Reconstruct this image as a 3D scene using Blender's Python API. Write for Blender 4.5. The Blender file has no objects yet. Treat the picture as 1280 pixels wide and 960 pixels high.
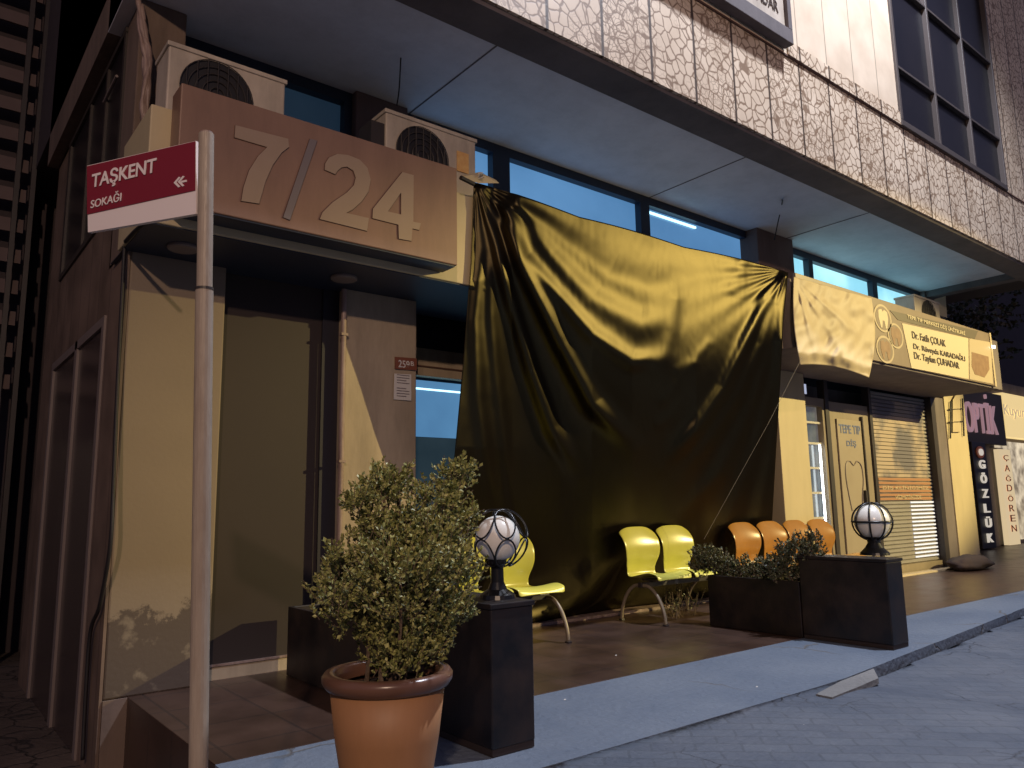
import bpy, bmesh, math, random
from mathutils import Vector, Matrix, noise
random.seed(7)
R_ = math.radians
S = bpy.context.scene

# ------------------------------------------------------------------ camera
CAMR = Matrix(((0.78238361, -0.08529264, -0.61692872),
               (-0.62259655, -0.13223266, -0.77128986),
               (-0.01579278, 0.98754225, -0.15655957)))
CAMC = Vector((0, 0, 1.15)); FPX = 962.0
cam = bpy.data.cameras.new('camera'); co = bpy.data.objects.new('camera', cam)
S.collection.objects.link(co); S.camera = co
cam.sensor_width = 36; cam.lens = FPX / 1280 * 36; cam.clip_start = 0.05; cam.clip_end = 400
co.matrix_world = Matrix.Translation(CAMC) @ CAMR.to_4x4()

# ------------------------------------------------------------------ night sky, exposure
W = bpy.data.worlds.new('World'); S.world = W; W.use_nodes = True
bg = W.node_tree.nodes['Background']
bg.inputs[0].default_value = (0.50, 0.50, 0.85, 1); bg.inputs[1].default_value = 0.19
S.view_settings.view_transform = 'Standard'; S.view_settings.look = 'None'
S.view_settings.exposure = 0.0; S.view_settings.gamma = 1.0; S.view_settings.use_curve_mapping = False
S.cycles.use_denoising = True
S.cycles.max_bounces = 6; S.cycles.diffuse_bounces = 3; S.cycles.glossy_bounces = 3
S.cycles.sample_clamp_indirect = 3.0

# ------------------------------------------------------------------ street lamps (all stand outside the frame)
def street_light(name, loc, aim, power, col, size, cone, blend, squash=1.0, roll=0.0):
    l = bpy.data.lights.new(name, 'SPOT'); l.energy = power; l.color = col
    l.shadow_soft_size = size; l.spot_size = R_(cone); l.spot_blend = blend
    o = bpy.data.objects.new(name, l); S.collection.objects.link(o); o.location = loc
    q = (Vector(aim) - Vector(loc)).to_track_quat('-Z', 'Y')
    o.rotation_euler = (q.to_matrix() @ Matrix.Rotation(R_(roll), 3, 'Z')).to_euler(); o.scale = (1, squash, 1)
    return o
street_light('sodium_street_light', (19.5, -8.0, 8.0), (10.15, 5.25, 1.95), 18000, (1.0, 0.80, 0.34), 0.08, 45, 0.5, 0.36, -13)
street_light('orange_street_light', (-4.9, -7.2, 7.0), (3.5, 5.0, 3.0), 2600, (1.0, 0.70, 0.50), 0.14, 120, 0.4)
street_light('white_street_light', (7.6, 1.4, 12.0), (7.2, 2.6, 0.0), 6300, (0.77, 0.82, 0.95), 0.25, 120, 0.5)

# ------------------------------------------------------------------ pixel helpers (photo pixel -> point on a real plane)
def ray(px, py): return CAMR @ Vector(((px - 640) / FPX, -(py - 480) / FPX, -1.0))
def onY(px, py, y):
    d = ray(px, py); return CAMC + d * ((y - CAMC.y) / d.y)
def onX(px, py, x):
    d = ray(px, py); return CAMC + d * ((x - CAMC.x) / d.x)
def onZ(px, py, z):
    d = ray(px, py); return CAMC + d * ((z - CAMC.z) / d.z)

# ------------------------------------------------------------------ materials
def mat(name, col, rough=0.6, col2=None, nscale=3.0, namt=0.5, bump=0.0, bscale=40.0, metal=0.0, spec=0.5,
        emit=None, estr=0.0, dirt=None, sheen=0.0, detail=6.0, stretch=None, rvar=0.0, streak=0.0):
    m = bpy.data.materials.new(name); m.use_nodes = True
    nt = m.node_tree; N = nt.nodes; L = nt.links; b = N['Principled BSDF']
    b.inputs['Base Color'].default_value = (*col, 1); b.inputs['Roughness'].default_value = rough
    b.inputs['Metallic'].default_value = metal; b.inputs['Specular IOR Level'].default_value = spec
    if sheen: b.inputs['Sheen Weight'].default_value = sheen
    tc = N.new('ShaderNodeTexCoord'); mp = N.new('ShaderNodeMapping'); L.new(tc.outputs['Object'], mp.inputs[0])
    if stretch: mp.inputs['Scale'].default_value = stretch
    last = None
    if col2 is not None:
        n = N.new('ShaderNodeTexNoise'); n.inputs['Scale'].default_value = nscale; n.inputs['Detail'].default_value = detail
        n.inputs['Roughness'].default_value = 0.62
        L.new(mp.outputs[0], n.inputs['Vector'])
        r = N.new('ShaderNodeValToRGB'); r.color_ramp.elements[0].position = 0.5 - namt / 2; r.color_ramp.elements[1].position = 0.5 + namt / 2
        r.color_ramp.elements[0].color = (*col, 1); r.color_ramp.elements[1].color = (*col2, 1)
        L.new(n.outputs[0], r.inputs[0]); L.new(r.outputs[0], b.inputs['Base Color']); last = r.outputs[0]
        if rvar:
            mr = N.new('ShaderNodeMapRange'); mr.inputs[3].default_value = rough - rvar; mr.inputs[4].default_value = rough + rvar
            L.new(n.outputs[0], mr.inputs[0]); L.new(mr.outputs[0], b.inputs['Roughness'])
    if streak and last:
        g = N.new('ShaderNodeNewGeometry'); mp2 = N.new('ShaderNodeMapping'); mp2.inputs['Scale'].default_value = (2.2, 2.2, .45); L.new(g.outputs['Position'], mp2.inputs[0])
        n3 = N.new('ShaderNodeTexNoise'); n3.inputs['Scale'].default_value = 1.6; n3.inputs['Detail'].default_value = 9; n3.inputs['Roughness'].default_value = .7; L.new(mp2.outputs[0], n3.inputs['Vector'])
        r3 = N.new('ShaderNodeMapRange'); r3.inputs[1].default_value = .42; r3.inputs[2].default_value = .70; r3.inputs[3].default_value = 1; r3.inputs[4].default_value = 1 - streak; L.new(n3.outputs[0], r3.inputs[0])
        mu = N.new('ShaderNodeMix'); mu.data_type = 'RGBA'; mu.blend_type = 'MULTIPLY'; mu.inputs[0].default_value = 1
        L.new(last, mu.inputs[6]); L.new(r3.outputs[0], mu.inputs[7]); L.new(mu.outputs[2], b.inputs['Base Color'])
    if bump:
        n2 = N.new('ShaderNodeTexNoise'); n2.inputs['Scale'].default_value = bscale; n2.inputs['Detail'].default_value = 5
        L.new(mp.outputs[0], n2.inputs['Vector'])
        bp = N.new('ShaderNodeBump'); bp.inputs['Strength'].default_value = bump; bp.inputs['Distance'].default_value = 0.01
        L.new(n2.outputs[0], bp.inputs['Height']); L.new(bp.outputs[0], b.inputs['Normal'])
    if emit:
        b.inputs['Emission Color'].default_value = (*emit, 1); b.inputs['Emission Strength'].default_value = estr
    return m
def nd(m): return m.node_tree.nodes, m.node_tree.links, m.node_tree.nodes['Principled BSDF']

M = {}
M['plaster'] = mat('beige_plaster', (0.36, 0.285, 0.20), 0.75, (0.44, 0.35, 0.25), 1.2, 0.7, 0.12, 30, streak=0.35)
M['cream'] = mat('cream_paint', (0.52, 0.43, 0.26), 0.6, (0.58, 0.48, 0.30), 2.0, 0.6, 0.08, 40, streak=0.10)
M['salmon'] = mat('salmon_sheet', (0.25, 0.145, 0.10), 0.5, (0.29, 0.17, 0.115), 2.5, 0.6, 0.05, 20, streak=0.22)
M['salmon_light'] = mat('pale_letter_sheet', (0.36, 0.26, 0.185), 0.5, (0.32, 0.23, 0.16), 5.0, 0.6)
M['letter_grey'] = mat('grey_letter_sheet', (0.19, 0.155, 0.15), 0.5)
M['groove'] = mat('dark_groove', (0.10, 0.05, 0.035), 0.7)
M['soffit'] = mat('soffit_paint', (0.74, 0.73, 0.78), 0.75, (0.60, 0.59, 0.64), 0.8, 0.7, 0.05, 15, streak=0.15)
M['beam'] = mat('beam_concrete', (0.10, 0.085, 0.09), 0.8, (0.15, 0.125, 0.125), 2.0, 0.6, 0.15, 25, streak=0.3)
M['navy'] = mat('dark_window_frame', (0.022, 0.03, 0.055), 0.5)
M['pier'] = mat('brown_pier_plaster', (0.16, 0.105, 0.09), 0.8, (0.20, 0.13, 0.11), 2.0, streak=0.3)
M['side'] = mat('side_wall_render', (0.15, 0.105, 0.08), 0.8, (0.20, 0.14, 0.11), 1.6, 0.6, 0.15, 30, streak=0.4)
M['darkmetal'] = mat('dark_metal', (0.03, 0.025, 0.025), 0.45, (0.045, 0.035, 0.03), 6)
M['black'] = mat('black_paint', (0.006, 0.005, 0.007), 0.45, (0.030, 0.019, 0.015), 5.0, 0.3, 0.1, 20, rvar=0.12, streak=0.4)
M['blackiron'] = mat('black_iron', (0.008, 0.008, 0.009), 0.32)
M['doorbrown'] = mat('brown_door_panel', (0.024, 0.015, 0.013), 0.7, (0.030, 0.019, 0.016), 1.5, 0.6)
M['darkvoid'] = mat('dark_recess', (0.014, 0.012, 0.02), 0.7)
M['whiteplastic'] = mat('aged_white_casing', (0.60, 0.52, 0.43), 0.5, (0.46, 0.39, 0.32), 5.0, 0.6, streak=0.35)
M['grill'] = mat('black_grille', (0.015, 0.013, 0.015), 0.5)
M['pole'] = mat('weathered_pole_paint', (0.42, 0.36, 0.29), 0.45, (0.28, 0.22, 0.17), 9.0, 0.35, 0.25, 60, stretch=(1, 1, 0.25))
M['red'] = mat('red_sign_enamel', (0.22, 0.012, 0.022), 0.35)
M['white'] = mat('white_enamel', (0.86, 0.78, 0.78), 0.4)
M['terracotta'] = mat('terracotta_plastic', (0.36, 0.175, 0.075), 0.55, (0.41, 0.205, 0.09), 2.5, 0.6, 0.05, 18, streak=0.2)
M['rim'] = mat('pot_rim', (0.12, 0.06, 0.04), 0.28, (0.17, 0.085, 0.055), 6)
M['soil'] = mat('soil', (0.02, 0.014, 0.01), 0.95, (0.04, 0.028, 0.02), 30, 0.5, 0.8, 40)
M['bark'] = mat('bark', (0.11, 0.075, 0.05), 0.85, (0.17, 0.12, 0.08), 25, 0.5, 0.6, 60)
M['yellow'] = mat('yellow_seat_plastic', (0.52, 0.50, 0.10), 0.26, (0.46, 0.44, 0.08), 7, 0.6)
M['orange'] = mat('orange_seat_plastic', (0.40, 0.19, 0.04), 0.26, (0.34, 0.16, 0.03), 7, 0.6)
M['legmetal'] = mat('painted_steel_legs', (0.26, 0.21, 0.14), 0.4, (0.18, 0.14, 0.10), 12)
M['tarp'] = mat('cream_tarp', (0.58, 0.47, 0.30), 0.6, (0.50, 0.40, 0.25), 4, 0.6, streak=0.1)
M['lettertext'] = mat('dark_brown_lettering', (0.06, 0.04, 0.03), 0.5)
M['signbrown'] = mat('sign_brown_print', (0.21, 0.155, 0.105), 0.45, (0.26, 0.195, 0.135), 3)
M['signolive'] = mat('sign_dark_band', (0.13, 0.105, 0.065), 0.45)
M['signcream'] = mat('sign_cream_print', (0.66, 0.56, 0.37), 0.45)
M['signpale'] = mat('sign_pale_print', (0.52, 0.42, 0.27), 0.45)
M['implant'] = mat('sign_red_brown_print', (0.22, 0.12, 0.06), 0.45, (0.34, 0.21, 0.11), 9)
M['doorcream'] = mat('cream_door', (0.31, 0.25, 0.175), 0.5, (0.26, 0.21, 0.145), 2, streak=0.2)
M['doorblue'] = mat('blue_lettering', (0.12, 0.15, 0.28), 0.5)
M['grey'] = mat('grey_render', (0.16, 0.13, 0.13), 0.8, (0.20, 0.165, 0.16), 2, streak=0.3)
M['paper'] = mat('paper', (0.62, 0.58, 0.54), 0.7)
M['plate'] = mat('house_number_plate', (0.20, 0.065, 0.035), 0.5)
M['wire'] = mat('cable_rubber', (0.012, 0.01, 0.012), 0.6)
M['pipe'] = mat('old_drain_pipe', (0.34, 0.25, 0.22), 0.5, (0.16, 0.10, 0.08), 14, 0.35, stretch=(1, 1, 0.3))
M['bundle'] = mat('dark_cloth_bundle', (0.018, 0.013, 0.016), 0.9, (0.05, 0.027, 0.018), 4)
M['silver'] = mat('roller_steel', (0.37, 0.345, 0.32), 0.42, (0.30, 0.28, 0.255), 3, metal=0.1)
M['pinkletter'] = mat('pink_channel_letters', (0.60, 0.34, 0.40), 0.4, emit=(0.85, 0.5, 0.55), estr=0.30)
M['whiteletter'] = mat('lit_white_letters', (0.75, 0.70, 0.60), 0.4, emit=(1, 0.9, 0.75), estr=0.5)
M['orangeletter'] = mat('orange_letters', (0.75, 0.22, 0.08), 0.4)
M['yellowsign'] = mat('yellow_shop_sign', (0.85, 0.70, 0.35), 0.4, emit=(1, 0.74, 0.32), estr=0.75)
M['globe'] = mat('opal_globe', (0.90, 0.88, 0.80), 0.22)
M['darkbg'] = mat('dark_facade', (0.035, 0.027, 0.032), 0.8, (0.055, 0.04, 0.045), 1.0)
M['louvre'] = mat('louvre_slats', (0.09, 0.06, 0.055), 0.7, (0.13, 0.09, 0.08), 2.0)
M['glassdark'] = mat('dark_glass', (0.008, 0.008, 0.012), 0.30, (0.014, 0.012, 0.015), 1.5, spec=0.2)
M['glassside'] = mat('dusty_dark_glass', (0.05, 0.035, 0.035), 0.22, (0.07, 0.05, 0.045), 2.5, rvar=0.06)
M['frame'] = mat('grey_aluminium_frame', (0.20, 0.16, 0.15), 0.45)
M['poster'] = mat('faded_print', (0.44, 0.35, 0.26), 0.5, (0.17, 0.155, 0.165), 1.5, 0.12)
M['posterorange'] = mat('orange_print', (0.40, 0.20, 0.10), 0.5)
M['shelf'] = mat('pale_shelf', (0.50, 0.47, 0.42), 0.5)

def lit_glass(name, c1, c2, s, sc=0.6):
    m = mat(name, (0.03, 0.05, 0.07), 0.15); N, L, b = nd(m)
    tc = N.new('ShaderNodeTexCoord'); n = N.new('ShaderNodeTexNoise'); n.inputs['Scale'].default_value = sc; n.inputs['Detail'].default_value = 5
    r = N.new('ShaderNodeValToRGB'); r.color_ramp.elements[0].position = 0.35; r.color_ramp.elements[1].position = 0.68
    r.color_ramp.elements[0].color = (*c1, 1); r.color_ramp.elements[1].color = (*c2, 1)
    L.new(tc.outputs['Object'], n.inputs['Vector']); L.new(n.outputs[0], r.inputs[0]); L.new(r.outputs[0], b.inputs['Emission Color'])
    b.inputs['Emission Strength'].default_value = s
    return m
M['pane_dim'] = lit_glass('window_lit_blue_dim', (0.06, 0.16, 0.32), (0.09, 0.22, 0.42), 1.25)
M['pane_mid'] = lit_glass('window_lit_blue', (0.05, 0.14, 0.28), (0.10, 0.26, 0.46), 1.1)
M['pane_bright'] = lit_glass('window_lit_bright', (0.25, 0.60, 0.75), (0.45, 0.85, 0.95), 1.25, 1.2)
M['pane_off'] = lit_glass('window_dim_dusk', (0.006, 0.014, 0.026), (0.012, 0.024, 0.04), 1.0)
M['pane_low'] = lit_glass('window_lower_teal', (0.010, 0.022, 0.032), (0.018, 0.034, 0.046), 1.0, 2.0)
M['tube'] = mat('lit_tube', (0.8, 0.9, 1.0), 0.4, emit=(0.45, 0.85, 1.0), estr=2.2)
M['cold_glow'] = mat('painted_cold_light', (0.6, 0.62, 0.7), 0.4, emit=(0.66, 0.74, 1.0), estr=0.55)  # emission imitates cold light on the shutter and a lamp's reflection
M['shoplit'] = lit_glass('shop_interior_lit', (0.10, 0.10, 0.11), (0.42, 0.36, 0.28), 0.6, 2.5)
M['green'] = mat('green_led', (0.1, 0.6, 0.3), 0.4, emit=(0.1, 1.0, 0.45), estr=1.5)
M['whiteled'] = mat('white_led', (0.9, 0.9, 0.9), 0.4, emit=(0.85, 0.95, 1.0), estr=6.0)

def leaf_mat(name, a, b2, c3):
    m = mat(name, a, 0.5); N, L, b = nd(m)
    g = N.new('ShaderNodeNewGeometry'); r = N.new('ShaderNodeValToRGB')
    r.color_ramp.elements[0].color = (*a, 1); r.color_ramp.elements[1].color = (*c3, 1)
    e = r.color_ramp.elements.new(0.5); e.color = (*b2, 1)
    L.new(g.outputs['Random Per Island'], r.inputs[0]); L.new(r.outputs[0], b.inputs['Base Color'])
    b.inputs['Subsurface Weight'].default_value = 0.0
    return m
M['leaf'] = leaf_mat('shrub_leaf', (0.12, 0.135, 0.04), (0.27, 0.28, 0.085), (0.46, 0.44, 0.16))
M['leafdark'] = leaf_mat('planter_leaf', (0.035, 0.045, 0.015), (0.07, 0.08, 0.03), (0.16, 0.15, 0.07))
M['treeleaf'] = leaf_mat('tree_leaf', (0.02, 0.03, 0.012), (0.04, 0.045, 0.02), (0.10, 0.07, 0.03))

# black satin cloth
m = mat('black_satin', (0.0045, 0.0035, 0.003), 0.42, (0.006, 0.0045, 0.004), 5.0, 0.6, 0.04, 140, spec=0.36); M['satin'] = m
N, L, b = nd(m); b.inputs['Specular IOR Level'].default_value = 0.0
gl_ = N.new('ShaderNodeBsdfAnisotropic'); gl_.distribution = 'BECKMANN'; gl_.inputs['Roughness'].default_value = 0.44; gl_.inputs['Color'].default_value = (0.050, 0.041, 0.0205, 1)
ad_ = N.new('ShaderNodeAddShader'); L.new(b.outputs[0], ad_.inputs[0]); L.new(gl_.outputs[0], ad_.inputs[1]); L.new(ad_.outputs[0], N['Material Output'].inputs[0])

# left pillar paint with a darker, ragged-edged foot
def dark_footed(name, base, base2, foot_col, z0, z1):
    m = mat(name, base, 0.75, base2, 1.2, 0.7, 0.15, 30); N, L, b = nd(m)
    src = b.inputs['Base Color'].links[0].from_socket
    g = N.new('ShaderNodeNewGeometry'); sp = N.new('ShaderNodeSeparateXYZ'); L.new(g.outputs['Position'], sp.inputs[0])
    n = N.new('ShaderNodeTexNoise'); n.inputs['Scale'].default_value = 3.2; n.inputs['Detail'].default_value = 9; n.inputs['Roughness'].default_value = 0.7
    L.new(g.outputs['Position'], n.inputs['Vector'])
    ma = N.new('ShaderNodeMath'); ma.operation = 'MULTIPLY_ADD'; ma.inputs[1].default_value = 0.75; L.new(n.outputs[0], ma.inputs[0]); 
    mx = N.new('ShaderNodeMath'); mx.operation = 'MULTIPLY_ADD'; mx.inputs[1].default_value = 0.22; mx.inputs[2].default_value = -0.62; L.new(sp.outputs[0], mx.inputs[0])
    L.new(mx.outputs[0], ma.inputs[2])
    su = N.new('ShaderNodeMath'); su.operation = 'SUBTRACT'; L.new(ma.outputs[0], su.inputs[0]); L.new(sp.outputs[2], su.inputs[1])
    r = N.new('ShaderNodeMapRange'); r.inputs[1].default_value = z0; r.inputs[2].default_value = z1; L.new(su.outputs[0], r.inputs[0])
    mix = N.new('ShaderNodeMix'); mix.data_type = 'RGBA'; L.new(r.outputs[0], mix.inputs[0]); L.new(src, mix.inputs[6])
    # paler flecks inside the darker foot
    v = N.new('ShaderNodeTexNoise'); v.inputs['Scale'].default_value = 7; v.inputs['Detail'].default_value = 8; L.new(g.outputs['Position'], v.inputs['Vector'])
    rr = N.new('ShaderNodeValToRGB'); rr.color_ramp.elements[0].position = 0.62; rr.color_ramp.elements[1].position = 0.70
    rr.color_ramp.elements[0].color = (*foot_col, 1); rr.color_ramp.elements[1].color = (0.19, 0.15, 0.11, 1)
    L.new(v.outputs[0], rr.inputs[0]); L.new(rr.outputs[0], mix.inputs[7]); L.new(mix.outputs[2], b.inputs['Base Color'])
    return m
M['pillar'] = dark_footed('dark_foot_pillar_paint', (0.20, 0.155, 0.112), (0.245, 0.19, 0.135), (0.085, 0.062, 0.048), -0.44, -0.40)

# cracked marble-like cladding
def cladding(name, cracked):
    m = mat(name, (0.6, 0.5, 0.4), 0.55); N, L, b = nd(m)
    g = N.new('ShaderNodeNewGeometry'); sp = N.new('ShaderNodeSeparateXYZ'); L.new(g.outputs['Position'], sp.inputs[0])
    dv = N.new('ShaderNodeMath'); dv.operation = 'DIVIDE'; dv.inputs[1].default_value = 0.6; L.new(sp.outputs[0], dv.inputs[0])
    fl = N.new('ShaderNodeMath'); fl.operation = 'FLOOR'; L.new(dv.outputs[0], fl.inputs[0])
    wn = N.new('ShaderNodeTexWhiteNoise'); wn.noise_dimensions = '1D'; L.new(fl.outputs[0], wn.inputs['W'])
    off = N.new('ShaderNodeVectorMath'); off.operation = 'MULTIPLY_ADD'
    off.inputs[1].default_value = (9, 9, 9); L.new(wn.outputs['Color'], off.inputs[0]); L.new(g.outputs['Position'], off.inputs[2])
    wrp = N.new('ShaderNodeTexNoise'); wrp.inputs['Scale'].default_value = 4; wrp.inputs['Detail'].default_value = 3; L.new(off.outputs[0], wrp.inputs['Vector'])
    wv = N.new('ShaderNodeVectorMath'); wv.operation = 'MULTIPLY_ADD'; wv.inputs[1].default_value = (0.12,) * 3
    L.new(wrp.outputs['Color'], wv.inputs[0]); L.new(off.outputs[0], wv.inputs[2])
    def vor(scale, w0, w1):
        v = N.new('ShaderNodeTexVoronoi'); v.feature = 'DISTANCE_TO_EDGE'; v.inputs['Scale'].default_value = scale
        L.new(wv.outputs[0], v.inputs['Vector'])
        r = N.new('ShaderNodeMapRange'); r.inputs[1].default_value = w0; r.inputs[2].default_value = w1; L.new(v.outputs['Distance'], r.inputs[0])
        return r.outputs[0]
    n = N.new('ShaderNodeTexNoise'); n.inputs['Scale'].default_value = 2.2; n.inputs['Detail'].default_value = 6; L.new(off.outputs[0], n.inputs['Vector'])
    base = N.new('ShaderNodeValToRGB'); base.color_ramp.elements[0].color = (0.64, 0.50, 0.36, 1); base.color_ramp.elements[1].color = (0.78, 0.63, 0.47, 1)
    base.color_ramp.elements[0].position = 0.35; base.color_ramp.elements[1].position = 0.65
    L.new(n.outputs[0], base.inputs[0])
    out = base.outputs[0]
    brown = (0.20, 0.115, 0.06, 1)
    if cracked:
        a = vor(9.0, 0.03, 0.09); c = vor(17.0, 0.01, 0.075)
        # second scale only in places
        n3 = N.new('ShaderNodeTexNoise'); n3.inputs['Scale'].default_value = 1.3; L.new(off.outputs[0], n3.inputs['Vector'])
        r3 = N.new('ShaderNodeMapRange'); r3.inputs[1].default_value = 0.36; r3.inputs[2].default_value = 0.50; L.new(n3.outputs[0], r3.inputs[0])
        mxx = N.new('ShaderNodeMath'); mxx.operation = 'MAXIMUM'; L.new(c, mxx.inputs[0]); L.new(r3.outputs[0], mxx.inputs[1])
        mn = N.new('ShaderNodeMath'); mn.operation = 'MULTIPLY'; L.new(a, mn.inputs[0]); L.new(mxx.outputs[0], mn.inputs[1])
        mr = N.new('ShaderNodeMapRange'); mr.inputs[3].default_value = 0.12; mr.inputs[4].default_value = 1; L.new(mn.outputs[0], mr.inputs[0])
        mix = N.new('ShaderNodeMix'); mix.data_type = 'RGBA'; mix.inputs[6].default_value = brown; L.new(mr.outputs[0], mix.inputs[0]); L.new(out, mix.inputs[7]); out = mix.outputs[2]
        bp = N.new('ShaderNodeBump'); bp.inputs['Distance'].default_value = 0.004; bp.inputs['Strength'].default_value = 0.12
        L.new(mn.outputs[0], bp.inputs['Height']); L.new(bp.outputs[0], b.inputs['Normal'])
    fr = N.new('ShaderNodeMath'); fr.operation = 'FRACT'; L.new(dv.outputs[0], fr.inputs[0])
    pp = N.new('ShaderNodeMath'); pp.operation = 'PINGPONG'; pp.inputs[1].default_value = 0.5; L.new(fr.outputs[0], pp.inputs[0])
    w = 0.028 if cracked else 0.012
    sr = N.new('ShaderNodeMapRange'); sr.inputs[1].default_value = w * 0.6; sr.inputs[2].default_value = w * 1.3; L.new(pp.outputs[0], sr.inputs[0])
    mix2 = N.new('ShaderNodeMix'); mix2.data_type = 'RGBA'; mix2.inputs[6].default_value = (0.07, 0.042, 0.025, 1) if cracked else (0.26, 0.19, 0.13, 1)
    L.new(sr.outputs[0], mix2.inputs[0]); L.new(out, mix2.inputs[7]); L.new(mix2.outputs[2], b.inputs['Base Color'])
    return m
M['crack'] = cladding('cracked_cladding', True); M['clad'] = cladding('smooth_cladding', False)

def tiles(name, c1, c2, grout, sx, sy, rough, mort=0.012, nz=3.0, bumpd=0.4, offs=0.0):
    m = mat(name, c1, rough); N, L, b = nd(m)
    g = N.new('ShaderNodeNewGeometry'); mp = N.new('ShaderNodeMapping'); L.new(g.outputs['Position'], mp.inputs[0])
    br = N.new('ShaderNodeTexBrick'); br.inputs['Color1'].default_value = (*c1, 1); br.inputs['Color2'].default_value = (*c2, 1)
    br.inputs['Mortar'].default_value = (*grout, 1); br.inputs['Scale'].default_value = 1; br.inputs['Mortar Size'].default_value = mort
    br.inputs['Brick Width'].default_value = sx; br.inputs['Row Height'].default_value = sy; br.offset = offs
    L.new(mp.outputs[0], br.inputs['Vector'])
    n = N.new('ShaderNodeTexNoise'); n.inputs['Scale'].default_value = nz; n.inputs['Detail'].default_value = 8; L.new(g.outputs['Position'], n.inputs['Vector'])
    mr = N.new('ShaderNodeMapRange'); mr.inputs[1].default_value = 0.3; mr.inputs[2].default_value = 0.7; mr.inputs[3].default_value = 0.65; mr.inputs[4].default_value = 1.15; L.new(n.outputs[0], mr.inputs[0])
    mu = N.new('ShaderNodeMix'); mu.data_type = 'RGBA'; mu.blend_type = 'MULTIPLY'; mu.inputs[0].default_value = 1
    L.new(br.outputs[0], mu.inputs[6]); L.new(mr.outputs[0], mu.inputs[7]); L.new(mu.outputs[2], b.inputs['Base Color'])
    rr = N.new('ShaderNodeMapRange'); rr.inputs[3].default_value = rough - 0.1; rr.inputs[4].default_value = rough + 0.15; L.new(n.outputs[0], rr.inputs[0]); L.new(rr.outputs[0], b.inputs['Roughness'])
    bp = N.new('ShaderNodeBump'); bp.inputs['Distance'].default_value = 0.004; bp.inputs['Strength'].default_value = bumpd
    L.new(br.outputs['Fac'], bp.inputs['Height']); bp.invert = True; L.new(bp.outputs[0], b.inputs['Normal'])
    return m
M['terrace'] = tiles('brown_terrace_tiles', (0.058, 0.032, 0.023), (0.068, 0.037, 0.026), (0.040, 0.025, 0.020), 0.45, 0.45, 0.34, 0.008)
M['sidetile'] = tiles('side_tiles', (0.17, 0.115, 0.085), (0.19, 0.13, 0.098), (0.12, 0.08, 0.062), 0.4, 0.4, 0.6)

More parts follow.
